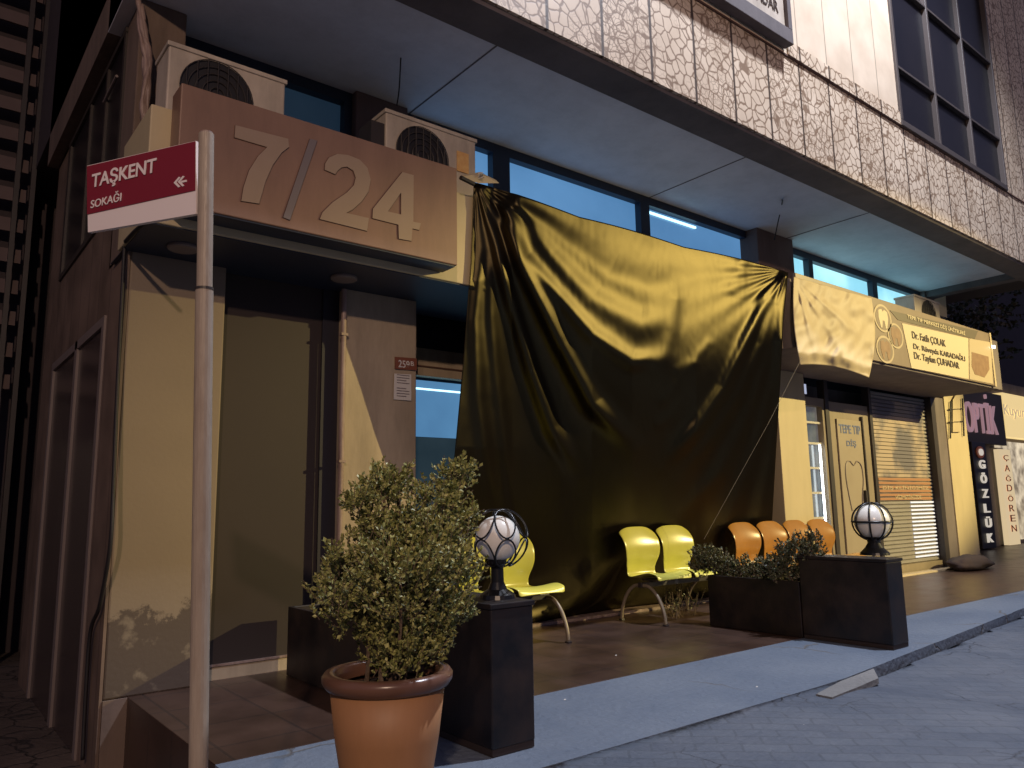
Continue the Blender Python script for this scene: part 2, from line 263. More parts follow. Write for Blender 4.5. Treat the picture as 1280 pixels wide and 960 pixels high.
def concrete(name, a, b_, crack, vs, w, cr=0.5, rough=0.8, blocks=0.0):
    m = mat(name, a, rough); N, L, b = nd(m)
    g = N.new('ShaderNodeNewGeometry')
    n = N.new('ShaderNodeTexNoise'); n.inputs['Scale'].default_value = 0.9; n.inputs['Detail'].default_value = 10; n.inputs['Roughness'].default_value = 0.65; L.new(g.outputs['Position'], n.inputs['Vector'])
    r = N.new('ShaderNodeValToRGB'); r.color_ramp.elements[0].position = 0.35; r.color_ramp.elements[1].position = 0.65
    r.color_ramp.elements[0].color = (*a, 1); r.color_ramp.elements[1].color = (*b_, 1); L.new(n.outputs[0], r.inputs[0])
    wv = N.new('ShaderNodeVectorMath'); wv.operation = 'MULTIPLY_ADD'; wv.inputs[1].default_value = (0.35,) * 3
    n4 = N.new('ShaderNodeTexNoise'); n4.inputs['Scale'].default_value = 3; n4.inputs['Detail'].default_value = 4; L.new(g.outputs['Position'], n4.inputs['Vector'])
    L.new(n4.outputs['Color'], wv.inputs[0]); L.new(g.outputs['Position'], wv.inputs[2])
    v = N.new('ShaderNodeTexVoronoi'); v.feature = 'DISTANCE_TO_EDGE'; v.inputs['Scale'].default_value = vs; L.new(wv.outputs[0], v.inputs['Vector'])
    vr = N.new('ShaderNodeMapRange'); vr.inputs[1].default_value = 0; vr.inputs[2].default_value = w; L.new(v.outputs['Distance'], vr.inputs[0])
    n5 = N.new('ShaderNodeTexNoise'); n5.inputs['Scale'].default_value = 0.8; n5.inputs['Detail'].default_value = 2; L.new(g.outputs['Position'], n5.inputs['Vector'])
    m5 = N.new('ShaderNodeMapRange'); m5.inputs[1].default_value = cr; m5.inputs[2].default_value = cr - 0.08; L.new(n5.outputs[0], m5.inputs[0])
    mx = N.new('ShaderNodeMath'); mx.operation = 'MAXIMUM'; L.new(vr.outputs[0], mx.inputs[0]); L.new(m5.outputs[0], mx.inputs[1])
    mix = N.new('ShaderNodeMix'); mix.data_type = 'RGBA'; mix.inputs[6].default_value = (*crack, 1); L.new(mx.outputs[0], mix.inputs[0]); L.new(r.outputs[0], mix.inputs[7])
    L.new(mix.outputs[2], b.inputs['Base Color'])
    if blocks:
        w2 = N.new('ShaderNodeVectorMath'); w2.operation = 'MULTIPLY_ADD'; w2.inputs[1].default_value = (0.05,) * 3
        L.new(n4.outputs['Color'], w2.inputs[0]); L.new(g.outputs['Position'], w2.inputs[2])
        mpb = N.new('ShaderNodeMapping'); mpb.inputs['Rotation'].default_value = (0, 0, 0.78); L.new(w2.outputs[0], mpb.inputs[0])
        br = N.new('ShaderNodeTexBrick'); br.inputs['Scale'].default_value = 1; br.inputs['Brick Width'].default_value = .22; br.inputs['Row Height'].default_value = .12
        br.inputs['Mortar Size'].default_value = .008; br.inputs['Mortar Smooth'].default_value = .4; br.inputs['Color1'].default_value = (1, 1, 1, 1)
        br.inputs['Color2'].default_value = (.86, .86, .88, 1); br.inputs['Mortar'].default_value = (1 - blocks,) * 3 + (1,); L.new(mpb.outputs[0], br.inputs['Vector'])
        mb_ = N.new('ShaderNodeMix'); mb_.data_type = 'RGBA'; mb_.blend_type = 'MULTIPLY'; pass
        mb_.inputs[0].default_value = 1; L.new(mix.outputs[2], mb_.inputs[6]); L.new(br.outputs[0], mb_.inputs[7]); L.new(mb_.outputs[2], b.inputs['Base Color'])
    n6 = N.new('ShaderNodeTexNoise'); n6.inputs['Scale'].default_value = 22; n6.inputs['Detail'].default_value = 8; L.new(g.outputs['Position'], n6.inputs['Vector'])
    ad = N.new('ShaderNodeMath'); ad.operation = 'MULTIPLY_ADD'; ad.inputs[1].default_value = 1.6; L.new(n6.outputs[0], ad.inputs[0]); L.new(mx.outputs[0], ad.inputs[2])
    bp = N.new('ShaderNodeBump'); bp.inputs['Distance'].default_value = 0.012; bp.inputs['Strength'].default_value = 0.7
    L.new(ad.outputs[0], bp.inputs['Height']); L.new(bp.outputs[0], b.inputs['Normal'])
    return m
M['pavement'] = concrete('pavement_concrete', (0.105, 0.135, 0.185), (0.15, 0.18, 0.225), (0.12, 0.11, 0.10), 0.7, 0.012, 0.62)
M['road'] = concrete('worn_road', (0.072, 0.092, 0.128), (0.125, 0.142, 0.172), (0.066, 0.074, 0.092), 2.4, 0.02, 0.60, blocks=0.25)
M['alley'] = concrete('alley_dirt', (0.05, 0.035, 0.03), (0.12, 0.09, 0.075), (0.02, 0.015, 0.015), 3, 0.05, 0.4)
M['patch'] = concrete('pale_mortar', (0.17, 0.17, 0.17), (0.23, 0.225, 0.22), (0.2, 0.2, 0.2), 4, 0.02, 0.6)

# ------------------------------------------------------------------ object helpers
def origin(o):
    v = Vector((0, 0, 0))
    while o: v += Vector(o.location); o = o.parent
    return v
def empty(name, loc, label, cat, group=None, kind=None):
    o = bpy.data.objects.new(name, None); S.collection.objects.link(o); o.location = loc; o.empty_display_size = 0.1
    return tag(o, label, cat, group, kind)
def tag(o, label=None, cat=None, group=None, kind=None):
    if label: o['label'] = label
    if cat: o['category'] = cat
    if group: o['group'] = group
    if kind: o['kind'] = kind
    return o
class MB:
    def __init__(s): s.v = []; s.f = []
    def quad(s, *p):
        n = len(s.v); s.v += [Vector(q) for q in p]; s.f.append(tuple(range(n, n + len(p)))); return s
    def box(s, x0, y0, z0, x1, y1, z1):
        n = len(s.v); s.v += [Vector((x, y, z)) for z in (z0, z1) for y in (y0, y1) for x in (x0, x1)]
        for f in ((0, 2, 3, 1), (4, 5, 7, 6), (0, 1, 5, 4), (2, 6, 7, 3), (0, 4, 6, 2), (1, 3, 7, 5)): s.f.append(tuple(n + i for i in f))
        return s
    def prism(s, front, back):
        k = len(front); n = len(s.v); s.v += [Vector(p) for p in front] + [Vector(p) for p in back]
        s.f.append(tuple(range(n, n + k))); s.f.append(tuple(range(n + 2 * k - 1, n + k - 1, -1)))
        for i in range(k): j = (i + 1) % k; s.f.append((n + i, n + k + i, n + k + j, n + j))
        return s
    def tube(s, pts, r, k=8, close=False, caps=True):
        pts = [Vector(p) for p in pts]; n = len(pts); base = len(s.v); up = None
        for i, p in enumerate(pts):
            if close: t = (pts[(i + 1) % n] - pts[i - 1]).normalized()
            else: t = (pts[min(i + 1, n - 1)] - pts[max(i - 1, 0)]).normalized()
            if up is None: up = t.orthogonal().normalized()
            up = (up - t * up.dot(t)); up = up.normalized() if up.length > 1e-6 else t.orthogonal().normalized()
            sd = t.cross(up); rr = r[i] if isinstance(r, (list, tuple)) else r
            for j in range(k): a = 2 * math.pi * j / k; s.v.append(p + (up * math.cos(a) + sd * math.sin(a)) * rr)
        for i in range(n if close else n - 1):
            for j in range(k):
                a = base + i * k + j; b2 = base + i * k + (j + 1) % k; c = base + ((i + 1) % n) * k + (j + 1) % k; d = base + ((i + 1) % n) * k + j
                s.f.append((a, b2, c, d))
        if caps and not close: s.f.append(tuple(base + j for j in range(k))[::-1]); s.f.append(tuple(base + (n - 1) * k + j for j in range(k)))
        return s
    def lathe(s, prof, c, k=32, sx=1, sy=1):
        base = len(s.v); n = len(prof)
        for r, z in prof:
            for j in range(k): a = 2 * math.pi * j / k; s.v.append(Vector((c[0] + r * sx * math.cos(a), c[1] + r * sy * math.sin(a), c[2] + z)))
        for i in range(n - 1):
            for j in range(k): s.f.append((base + i * k + j, base + i * k + (j + 1) % k, base + (i + 1) * k + (j + 1) % k, base + (i + 1) * k + j))
        s.f.append(tuple(base + j for j in range(k))[::-1]); s.f.append(tuple(base + (n - 1) * k + j for j in range(k)))
        return s
    def grid(s, P, nu, nv):
        base = len(s.v); s.v += [Vector(p) for p in P]
        for j in range(nv - 1):
            for i in range(nu - 1): a = base + j * nu + i; s.f.append((a, a + 1, a + nu + 1, a + nu))
        return s
    def build(s, name, m, parent=None, smooth=False, bevel=0, label=None, seg=2):
        o0 = origin(parent) if parent else Vector((0, 0, 0))
        me = bpy.data.meshes.new(name); me.from_pydata([tuple(p - o0) for p in s.v], [], s.f); me.materials.append(m)
        bm = bmesh.new(); bm.from_mesh(me); bmesh.ops.recalc_face_normals(bm, faces=bm.faces); bm.to_mesh(me); bm.free()
        if smooth:
            for p in me.polygons: p.use_smooth = True
        o = bpy.data.objects.new(name, me); S.collection.objects.link(o); o.parent = parent
        if bevel: b = o.modifiers.new('bevel', 'BEVEL'); b.width = bevel; b.segments = seg; b.limit_method = 'ANGLE'
        if label: o['label'] = label
        return o
def bx(*a): return MB().box(*a)
def top(o, label, cat, group=None, kind=None): return tag(o, label, cat, group, kind)

def from_curve(cu, name, m, parent, mw):
    ob = bpy.data.objects.new('tmp', cu); S.collection.objects.link(ob)
    dg = bpy.context.evaluated_depsgraph_get(); me = bpy.data.meshes.new_from_object(ob.evaluated_get(dg))
    bpy.data.objects.remove(ob); me.transform(Matrix.Translation(-origin(parent)) @ mw if parent else mw)
    me.materials.clear(); me.materials.append(m); me.name = name
    o = bpy.data.objects.new(name, me); S.collection.objects.link(o); o.parent = parent
    return o
def text(s, name, m, parent, p0, ex, ez, width, height, ext=0.004, bold=0.0, align='LEFT'):
    """text lying in the plane spanned by ex (reading direction) and ez (up), fitted to width x height, left-bottom at p0"""
    cu = bpy.data.curves.new('t', 'FONT'); cu.body = s; cu.size = 1; cu.extrude = 0.0; cu.offset = bold
    ob = bpy.data.objects.new('tt', cu); S.collection.objects.link(ob); bpy.context.view_layer.update()
    bb = [Vector(c) for c in ob.bound_box]; x0 = min(c.x for c in bb); x1 = max(c.x for c in bb); y0 = min(c.y for c in bb); y1 = max(c.y for c in bb)
    bpy.data.objects.remove(ob)
    sx = width / (x1 - x0); sy = height / (y1 - y0); ex = Vector(ex).normalized(); ez = Vector(ez).normalized(); ny = ex.cross(ez)
    cu.extrude = ext / 2
    mw = Matrix.Translation(Vector(p0)) @ Matrix((ex, ez, ny)).transposed().to_4x4() @ Matrix.Diagonal((sx, sy, 1, 1)) @ Matrix.Translation((-x0, -y0, 0))
    return from_curve(cu, name, m, parent, mw)
def plate(loops, name, m, parent, y, ext, bevel=0.0):
    """flat shape traced in a plane of constant y; loops of (x, z); front at y"""
    cu = bpy.data.curves.new('p', 'CURVE'); cu.dimensions = '2D'; cu.fill_mode = 'BOTH'; cu.extrude = ext / 2; cu.bevel_depth = bevel
    for lp in loops:
        sp = cu.splines.new('POLY'); sp.points.add(len(lp) - 1); sp.use_cyclic_u = True
        for q, (x, z) in zip(sp.points, lp): q.co = (x, z, 0, 1)
    mw = Matrix.Translation((0, y + ext / 2, 0)) @ Matrix(((1, 0, 0), (0, 0, -1), (0, 1, 0))).to_4x4()
    return from_curve(cu, name, m, parent, mw)
def px_loop(pts, y, crop=None):
    out = []
    for p in pts:
        if crop: p = (crop[0] + p[0] / crop[2], crop[1] + p[1] / crop[2])
        w = onY(p[0], p[1], y); out.append((w.x, w.z))
    return out
def interp(pts, x):
    if x <= pts[0][0]: return pts[0][1]
    for (a, b2), (c, d) in zip(pts, pts[1:]):
        if x <= c: return b2 + (d - b2) * (x - a) / (c - a)
    return pts[-1][1]
def spline(pts, n=10):
    pts = [Vector(p) for p in pts]; out = []
    for i in range(len(pts) - 1):
        p0 = pts[max(i - 1, 0)]; p1 = pts[i]; p2 = pts[i + 1]; p3 = pts[min(i + 2, len(pts) - 1)]
        for k in range(n):
            t = k / n
            out.append(0.5 * ((2 * p1) + (-p0 + p2) * t + (2 * p0 - 5 * p1 + 4 * p2 - p3) * t * t + (-p0 + 3 * p1 - 3 * p2 + p3) * t ** 3))
    out.append(pts[-1]); return out
def sm(a, b2, x):
    t = min(1, max(0, (x - a) / (b2 - a))); return t * t * (3 - 2 * t)

# ================================================================== GROUND
def zroad(x, y):
    k = sm(4.6, 5.5, x)
    return -0.005 - 0.065 * k + 0.010 * noise.noise(Vector((x * 1.3, y * 1.3, 0))) * (0.4 + 0.6 * k)
P = []; xs = [1.26 + 0.12 * i for i in range(150)] + [20 + 4 * i for i in range(26)]; ys = [-60, -40, -25, -15, -10, -6, -4, -2, -1, 0] + [0.1 * i for i in range(1, 36)]
def kerb_y(x): return 2.83 + (x - 5.42) * 0.097
for y in ys:
    for x in xs:
        yy = y
        if x > 5.2: yy = min(y, kerb_y(x) - 0.02 + 0.03 * noise.noise(Vector((x * 2, 0, 3)))) if x < 22 else min(y, kerb_y(22))
        else: yy = min(y, 2.80)
        P.append((x, yy, zroad(x, yy)))
top(MB().grid(P, len(xs), len(ys)).build('road', M['road'], smooth=True), 'worn bluish grey road surface along the kerb', 'road', kind='structure')
top(MB().quad((-120, -80, -0.47), (140, -80, -0.47), (140, 160, -0.47), (-120, 160, -0.47)).build('ground', M['alley']), 'dark uneven ground of the side alley', 'ground', kind='structure')
pv = MB(); xs2 = [1.26, 2, 3, 4, 4.6, 5.0, 5.2] + [5.4 + 0.25 * i for i in range(66)]
for a, b2 in zip(xs2, xs2[1:]):
    def ky(x): return 2.78 if x < 5.0 else min(kerb_y(x), kerb_y(22)) + 0.012 * noise.noise(Vector((x * 5, 1, 0)))
    pv.prism([(a, ky(a), -0.3), (b2, ky(b2), -0.3), (b2, 3.8, -0.3), (a, 3.8, -0.3)], [(a, ky(a), 0), (b2, ky(b2), 0), (b2, 3.8, 0), (a, 3.8, 0)])
bm_ = pv.build('pavement', M['pavement'], smooth=False)
top(bm_, 'pale bluish concrete pavement between road and brown terrace', 'pavement', kind='structure')
top(bx(21.6, kerb_y(22), -0.3, 130, 3.8, -0.001).build('pavement', M['pavement']), 'far stretch of the concrete pavement', 'pavement', kind='structure')
tp = []
c = [(1020, 868), (1050, 852), (1092, 836), (1098, 848), (1075, 858), (1040, 872)]
pp = [onZ(x, y, 0.004) for x, y in c]
top(MB().prism([(p.x, p.y, 0.006) for p in pp], [(p.x, p.y, -0.03) for p in pp]).build('pavement_patch', M['patch']), 'pale mortar patch at the broken end of the kerb', 'pavement patch', kind='structure')
top(bx(1.26, 3.8, -0.5, 15.2, 6.6, 0.002).build('terrace', M['terrace'], bevel=0.006), 'brown tiled terrace in front of the shops', 'terrace', kind='structure')
top(bx(15.2, 3.8, -0.5, 90, 9.5, -0.002).build('terrace', M['terrace']), 'far brown terrace in front of the optician shop', 'terrace', kind='structure')
# loose litter
for i, (px, py) in enumerate([(946, 857), (1005, 905), (770, 818), (706, 873), (363, 955)]):
    if i == 4: continue
    p = onZ(px, py, 0.01 if py < 900 or px < 1000 else 0.0)
    lt = MB().quad((p.x - .006, p.y - .006, p.z - .008), (p.x + .008, p.y - .005, p.z - .006), (p.x + .007, p.y + .007, p.z - .004), (p.x - .005, p.y + .006, p.z - .008)).build('paper_scrap', M['paper'])
    top(lt, ['white paper scrap on the pale pavement', 'white paper scrap on the grey road nearest the viewer', 'tiny paper scrap on the brown terrace before the double yellow seats', 'paper scrap on the pavement edge beside the left pedestal'][i], 'litter', 'paper scraps on the ground')

# ================================================================== MAIN BUILDING
B = empty('commercial_building', (8, 8, 0), 'cream clad commercial building with cracked cladding over a deep grey soffit', 'building')
# upper floor cladding, y = 4.0 ; opening for the dark window
x0, x1, zt = 1.0, 17.0, 12.0
wx0, wx1, wz0, wz1 = 9.50, 12.95, 5.82, 9.4
cl = MB(); cl.box(x0, 4.0, 4.74, x1, 4.3, 5.80); cl.build('cracked_cladding', M['crack'], B)
up = MB(); up.box(x0, 3.995, 5.80, wx0, 4.3, zt); up.box(wx0, 3.995, wz1, wx1, 4.3, zt); up.build('upper_cladding', M['clad'], B)
bx(wx1, 3.995, 5.803, x1, 4.3, zt).build('upper_cladding', M['crack'], B)
bx(6.98, 3.975, 5.80, wx0, 4.0 - .006, 5.97).build('cladding_course', M['crack'], B)
bx(x0, 3.985, 5.78, x1, 3.998, 5.80).build('cladding_joint', M['groove'], B)
bx(x0, 4.03, 4.70, x1, 4.36, 4.745).build('beam', M['beam'], B)
bx(x0, 4.33, 4.705, x1, 4.36, 4.84).build('beam_lip', M['beam'], B)
bx(1.0, 4.36, 4.83, 14.15, 6.2, 5.2).build('soffit', M['soffit'], B)
for px, py, qx, qy in ((1085, 266, 980, 295), (930, 197, 825, 237), (640, 42, 560, 12)):
    a = onZ(px, py, 4.83)
    bx(a.x - 0.005, 4.36, 4.824, a.x + 0.005, 5.88, 4.829).build('soffit_joint', M['beam'], B)
bx(14.15, 4.36, 4.72, 14.35, 6.2, 5.2).build('soffit_end', M['beam'], B)
bx(x0, 4.31, 5.2, x1, 20, zt).build('upper_block', M['darkbg'], B)
# dark upper window
wf = MB(); t = 0.05
wf.box(wx0, 3.96, wz0 - .03, wx1, 4.06, wz0 + t); wf.box(wx0, 3.96, wz0 + t, wx0 + t, 4.06, wz1); wf.box(wx1 - t, 3.96, wz0 + t, wx1, 4.06, wz1); wf.box(wx0 + t, 3.96, wz1 - t, wx1 - t, 4.06, wz1)
for k in (1, 2): xx = wx0 + (wx1 - wx0) * k / 3; wf.box(xx - .02, 3.97, wz0 + t, xx + .03, 4.06, wz1 - t)
for zz in (6.62, 7.9): wf.box(wx0 + t, 3.975, zz - .018, wx1 - t, 4.055, zz + .018)
wo = wf.build('window', mat('dim_upper_frame', (0.07, 0.055, 0.05), 0.5), B, bevel=0.006, label='large dark upper window with grey frame')
for i in range(3):
    xa = wx0 + (wx1 - wx0) * i / 3 + .03; xb = wx0 + (wx1 - wx0) * (i + 1) / 3 - .03
    for za, zb in ((wz0 + t, 6.6), (6.64, 7.88), (7.92, wz1 - t)):
        bx(xa, 4.03, za, xb, 4.04, zb).build('pane', M['glassdark'], wo)
bx(wx0, 4.07, wz0, wx1, 4.25, wz1).build('window_backing', M['darkvoid'], B)
# ground floor back wall, door heads and piers
bx(3.36, 6.25, 0, 9.0, 6.45, 2.9).build('shop_wall', M['darkvoid'], B)
bx(1.12, 6.3, 2.9, 14.2, 6.5, 4.83).build('transom_backing', M['darkvoid'], B)
bx(1.12, 5.5, 0.0, 1.76, 6.3, 2.9).build('pillar', M['pillar'], B, bevel=0.012, label='tan pillar with a darker flecked foot')
bx(2.70, 5.5, 0.0, 3.37, 6.3, 2.9).build('pillar', M['plaster'], B, bevel=0.012, label='grey brown pillar carrying the house number')
bx(1.12, 5.49, -0.47, 1.27, 6.3, -0.002).build('plinth', M['side'], B)
# recessed door of the left entrance
dr = bx(1.76, 5.62, 0.10, 2.56, 5.68, 2.9).build('door', M['doorbrown'], B, label='plain dark brown door panel')
bx(1.76, 5.605, 0.09, 2.56, 5.62, 0.105).build('door_trim', M['pipe'], dr)
bx(1.77, 5.61, 0.0, 2.56, 5.95, 0.085).build('threshold', M['plaster'], B)
bx(2.56, 5.60, 0.0, 2.70, 6.1, 2.9).build('door_reveal', M['darkvoid'], B)
# recess right of the second pillar: header, beige panel, lit window
bx(3.37, 6.0, 2.62, 5.0, 6.2, 2.9).build('header', M['darkvoid'], B)
bx(3.37, 6.02, 2.36, 5.0, 6.2, 2.62).build('shop_lintel', M['plaster'], B)
bx(3.37, 6.01, 2.44, 5.0, 6.02, 2.455).build('lintel_groove', M['groove'], B)
w1 = bx(3.37, 6.12, 0.1, 5.0, 6.2, 2.36).build('window', M['navy'], B, label='shop window with a blue lit upper half')
bx(3.40, 6.10, 1.80, 4.9, 6.12, 2.33).build('pane', M['pane_mid'], w1)
bx(3.40, 6.10, 0.4, 4.9, 6.12, 1.795).build('pane', M['pane_low'], w1)
bx(3.40, 6.085, 2.24, 4.9, 6.10, 2.255).build('rail', M['tube'], w1)
# transom band under the soffit: frames and panes
tr = MB(); tr.box(1.12, 5.88, 4.73, 14.1, 6.1, 4.83); tr.box(1.12, 5.88, 3.6, 14.1, 6.1, 3.75)
for a, b2 in ((1.12, 1.3), (2.85, 2.92), (4.5, 4.72), (6.72, 6.88), (10.42, 10.54), (12.36, 12.52)): tr.box(a, 5.88, 3.75, b2, 6.1, 4.73)
tb = tr.build('transom_window', M['navy'], B, label='dark framed clerestory strip under the soffit')
for a, b2, mm in ((1.3, 2.85, 'pane_off'), (3.45, 4.5, 'pane_dim'), (4.72, 6.72, 'pane_dim'), (6.88, 8.84, 'pane_dim'), (9.78, 10.42, 'pane_bright'), (10.54, 12.36, 'pane_bright'), (12.52, 14.08, 'pane_bright')):
    bx(a, 5.97, 3.75, b2, 5.99, 4.73).build('pane', M[mm], tb)
bx(6.95, 5.94, 4.665, 7.85, 5.962, 4.69).build('light_tube', M['tube'], tb)
bx(2.92, 5.80, 3.6, 3.45, 6.1, 4.83).build('pier', M['pier'], B, bevel=0.01)
bx(8.85, 5.70, 2.9, 9.72, 6.1, 4.83).build('pier', M['pier'], B, bevel=0.01)
bx(14.1, 5.80, 2.9, 14.85, 6.3, 4.83).build('pier', M['grey'], B, bevel=0.01)
# corner pier above the canopy with peeling strip
bx(1.10, 5.60, 2.9, 1.42, 6.1, 4.83).build('pier', M['side'], B, bevel=0.01, label='brown corner pier above the canopy')
bx(1.0, 4.36, 4.84, 1.10, 9.2, 8.0).build('corner_wall', M['side'], B)
# canopy over the entrances
bx(1.05, 4.86, 2.90, 7.92, 5.58, 3.66).build('canopy', M['cream'], B, bevel=0.008, label='cream canopy box over the left shops')
bx(1.13, 5.58, 2.90, 7.92, 5.9, 3.66).build('canopy_back', M['cream'], B)
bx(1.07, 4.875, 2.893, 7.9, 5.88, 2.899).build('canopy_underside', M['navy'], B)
for px, py in ((229, 309), (430, 347)):
    p = onZ(px, py, 2.89); MB().lathe([(0.10, 0.0), (0.10, -0.014), (0.09, -0.022)], (p.x, p.y, 2.892), 28).build('ceiling_light', M['frame'], B, smooth=False)
bx(7.96, 4.74, 2.90, 14.1, 5.88, 3.72).build('canopy', M['grey'], B, bevel=0.008, label='grey canopy box over the dental shop')
# right shop front (x 9.7 .. 15)
bx(9.05, 5.70, 0.0, 9.735, 5.95, 2.9).build('shop_pier', M['cream'], B, bevel=0.008, label='cream pier beside the glass display')
bx(9.72, 6.3, 0.0, 14.4, 6.5, 2.9).build('shop_wall', M['grey'], B)
sw = MB(); sw.box(9.74, 5.86, 2.50, 10.56, 5.95, 2.62); sw.box(9.74, 5.86, 0.1, 9.80, 5.95, 2.50); sw.box(10.44, 5.86, 0.1, 10.50, 5.95, 2.50)
sd = sw.build('display_window', M['doorcream'], B, label='glass display window with pale shelves')
bx(9.80, 5.95, 0.1, 10.44, 5.96, 2.5).build('pane', M['shoplit'], sd)
for z in (0.55, 0.9, 1.25, 1.6, 1.95, 2.25): bx(9.80, 5.90, z, 10.44, 5.95, z + 0.03).build('shelf', M['shelf'], sd)
bx(10.34, 5.885, 0.75, 10.37, 5.90, 1.95).build('light_tube', M['whiteled'], sd)
bx(9.86, 5.885, 1.30, 10.03, 5.90, 1.46).build('lit_box', M['whiteled'], sd)
bx(10.0, 5.86, 2.66, 10.06, 5.87, 2.80).build('painted_lamp_reflection', M['cold_glow'], sd)  # glowing chip painted in as a reflection, no lamp here
bx(10.50, 5.84, 0.0, 10.60, 5.95, 2.9).build('door_jamb', M['darkmetal'], B)
dd = bx(10.60, 5.87, 0.1, 11.80, 5.95, 2.6).build('door', M['doorcream'], B, bevel=0.006, label='cream shop door with blue lettering and a tooth outline')
bx(10.80, 5.845, 0.3, 11.50, 5.868, 2.35).build('door_panel', mat('pale_door_panel', (.36, .30, .22), .5, (.31, .25, .18), 2), dd, bevel=0.006)
bx(11.52, 5.83, 0.3, 11.55, 5.868, 2.42).build('door_trim', M['darkmetal'], dd)
bx(11.40, 5.80, 1.05, 11.44, 5.845, 1.30).build('handle', M['darkmetal'], dd, bevel=.004)
text('TEPE TIP', 'lettering', M['doorblue'], dd, (10.84, 5.842, 2.14), (1, 0, 0), (0, 0, 1), 0.62, 0.13, bold=0.02)
text('DİŞ', 'lettering', M['doorblue'], dd, (11.02, 5.842, 1.93), (1, 0, 0), (0, 0, 1), 0.28, 0.13, bold=0.02)
tooth = [(11.02, 5.842, 1.0), (10.96, 5.842, 1.25), (10.92, 5.842, 1.5), (10.95, 5.842, 1.68), (11.06, 5.842, 1.73), (11.17, 5.842, 1.67), (11.28, 5.842, 1.73), (11.40, 5.842, 1.66), (11.42, 5.842, 1.45), (11.35, 5.842, 1.2), (11.33, 5.842, 0.95)]
MB().tube(spline(tooth, 6), 0.010, 6).build('tooth_outline', M['frame'], dd)
bx(11.56, 5.86, 0.70, 11.60, 5.869, 0.78).build('led', M['green'], dd)
bx(11.80, 5.84, 0.0, 11.88, 5.95, 2.9).build('door_jamb', M['darkmetal'], B)
# roller shutter with print
sh = MB(); n = 44; zA, zB = 0.14, 2.88
for i in range(n):
    z = zA + (zB - zA) * i / n; h = (zB - zA) / n
    sh.prism([(11.9, 5.93, z), (11.9, 5.905, z + h * .25), (11.9, 5.905, z + h * .7), (11.9, 5.93, z + h * .95)],
             [(13.9, 5.93, z), (13.9, 5.905, z + h * .25), (13.9, 5.905, z + h * .7), (13.9, 5.93, z + h * .95)])
shu = sh.build('roller_shutter', M['silver'], B, label='ribbed roller shutter with a faded printed poster')
po = MB()
for i in range(n):
    z = zA + (zB - zA) * i / n; h = (zB - zA) / n
    if 1.10 < z < 2.70: po.box(11.98, 5.899, z + h * .06, 13.75, 5.906, z + h * .90)
po.build('poster', M['poster'], shu)
pb = MB()
for i in range(n):
    z = zA + (zB - zA) * i / n; h = (zB - zA) / n
    if 1.10 < z < 1.45: pb.box(12.0, 5.893, z + h * .18, 13.80, 5.898, z + h * .80)
pb.build('poster_band', M['posterorange'], shu)
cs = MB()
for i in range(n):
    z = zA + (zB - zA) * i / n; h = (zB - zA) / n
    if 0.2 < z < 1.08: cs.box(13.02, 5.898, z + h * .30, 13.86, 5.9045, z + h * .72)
cs.build('painted_lit_slats', M['cold_glow'], shu)  # cold light on the slats put in as glowing strips
text('DİŞ KLİNİĞİMİZ', 'lettering', M['signpale'], shu, (12.1, 5.891, 1.30), (1, 0, 0), (0, 0, 1), 1.6, 0.08, bold=0.02)
text('HİZMETİNİZDE', 'lettering', M['signpale'], shu, (12.5, 5.891, 1.16), (1, 0, 0), (0, 0, 1), 0.9, 0.08, bold=0.02)
bx(13.9, 5.80, 0.0, 14.05, 6.0, 2.9).build('shutter_rail', M['darkmetal'], B)
bx(11.88, 5.86, 0.0, 13.9, 5.93, 0.14).build('shutter_foot', M['doorcream'], B)
bx(14.05, 5.80, 0.0, 14.40, 6.3, 3.05).build('shop_pier', M['grey'], B, bevel=0.008)
bx(14.40, 5.78, 0.0, 15.25, 6.4, 3.35).build('shop_pier', M['cream'], B, bevel=0.008, label='cream pier right of the roller shutter')
bx(11.4, 5.66, 0.0, 14.3, 5.80, 0.03).build('door_step', M['tarp'], B)
bx(3.4, 5.85, 0.0, 8.8, 6.2, 0.03).build('door_step', M['pipe'], B)

# side wall along the alley (x = 1.10)
sidew = MB()
sidew.box(1.10, 5.50, -0.47, 1.118, 6.06, 2.93)
sidew.box(1.10, 8.40, -0.47, 1.30, 9.1, 4.8); sidew.box(1.10, 6.06, 2.56, 1.30, 8.40, 3.38)
sidew.build('side_wall', M['sidetile'], B)
bx(1.12, 6.3, -0.47, 1.6, 9.1, 5.0).build('side_wall_core', M['darkvoid'], B)
sf = MB()
for a, b2 in ((6.06, 6.14), (7.10, 7.20), (8.32, 8.40)): sf.box(1.085, a, -0.47, 1.16, b2, 2.56)
sf.box(1.085, 6.14, 2.49, 1.16, 8.32, 2.56)
sg = sf.build('side_window', M['frame'], B, label='tall dusty dark glazing on the alley side')
bx(1.105, 6.14, -0.47, 1.13, 7.10, 2.49).build('pane', M['glassside'], sg); bx(1.105, 7.20, -0.47, 1.13, 8.32, 2.49).build('pane', M['glassside'], sg)
ug = MB()
for a, b2 in ((5.98, 6.04), (6.6, 6.65), (7.3, 7.35), (8.3, 8.4)): ug.box(1.085, a, 3.42, 1.16, b2, 4.76)
ug.box(1.083, 5.98, 3.38, 1.16, 8.4, 3.43); ug.box(1.083, 5.98, 4.75, 1.16, 8.4, 4.8)
ugo = ug.build('side_window', M['darkmetal'], B, label='black upper glazing on the alley side')
bx(1.105, 6.04, 3.38, 1.13, 8.3, 4.8).build('pane', M['glassdark'], ugo)
MB().tube([onX(130, 128, 1.08), onX(146, 95, 1.08)], 0.012, 6).build('brace', M['frame'], ugo)

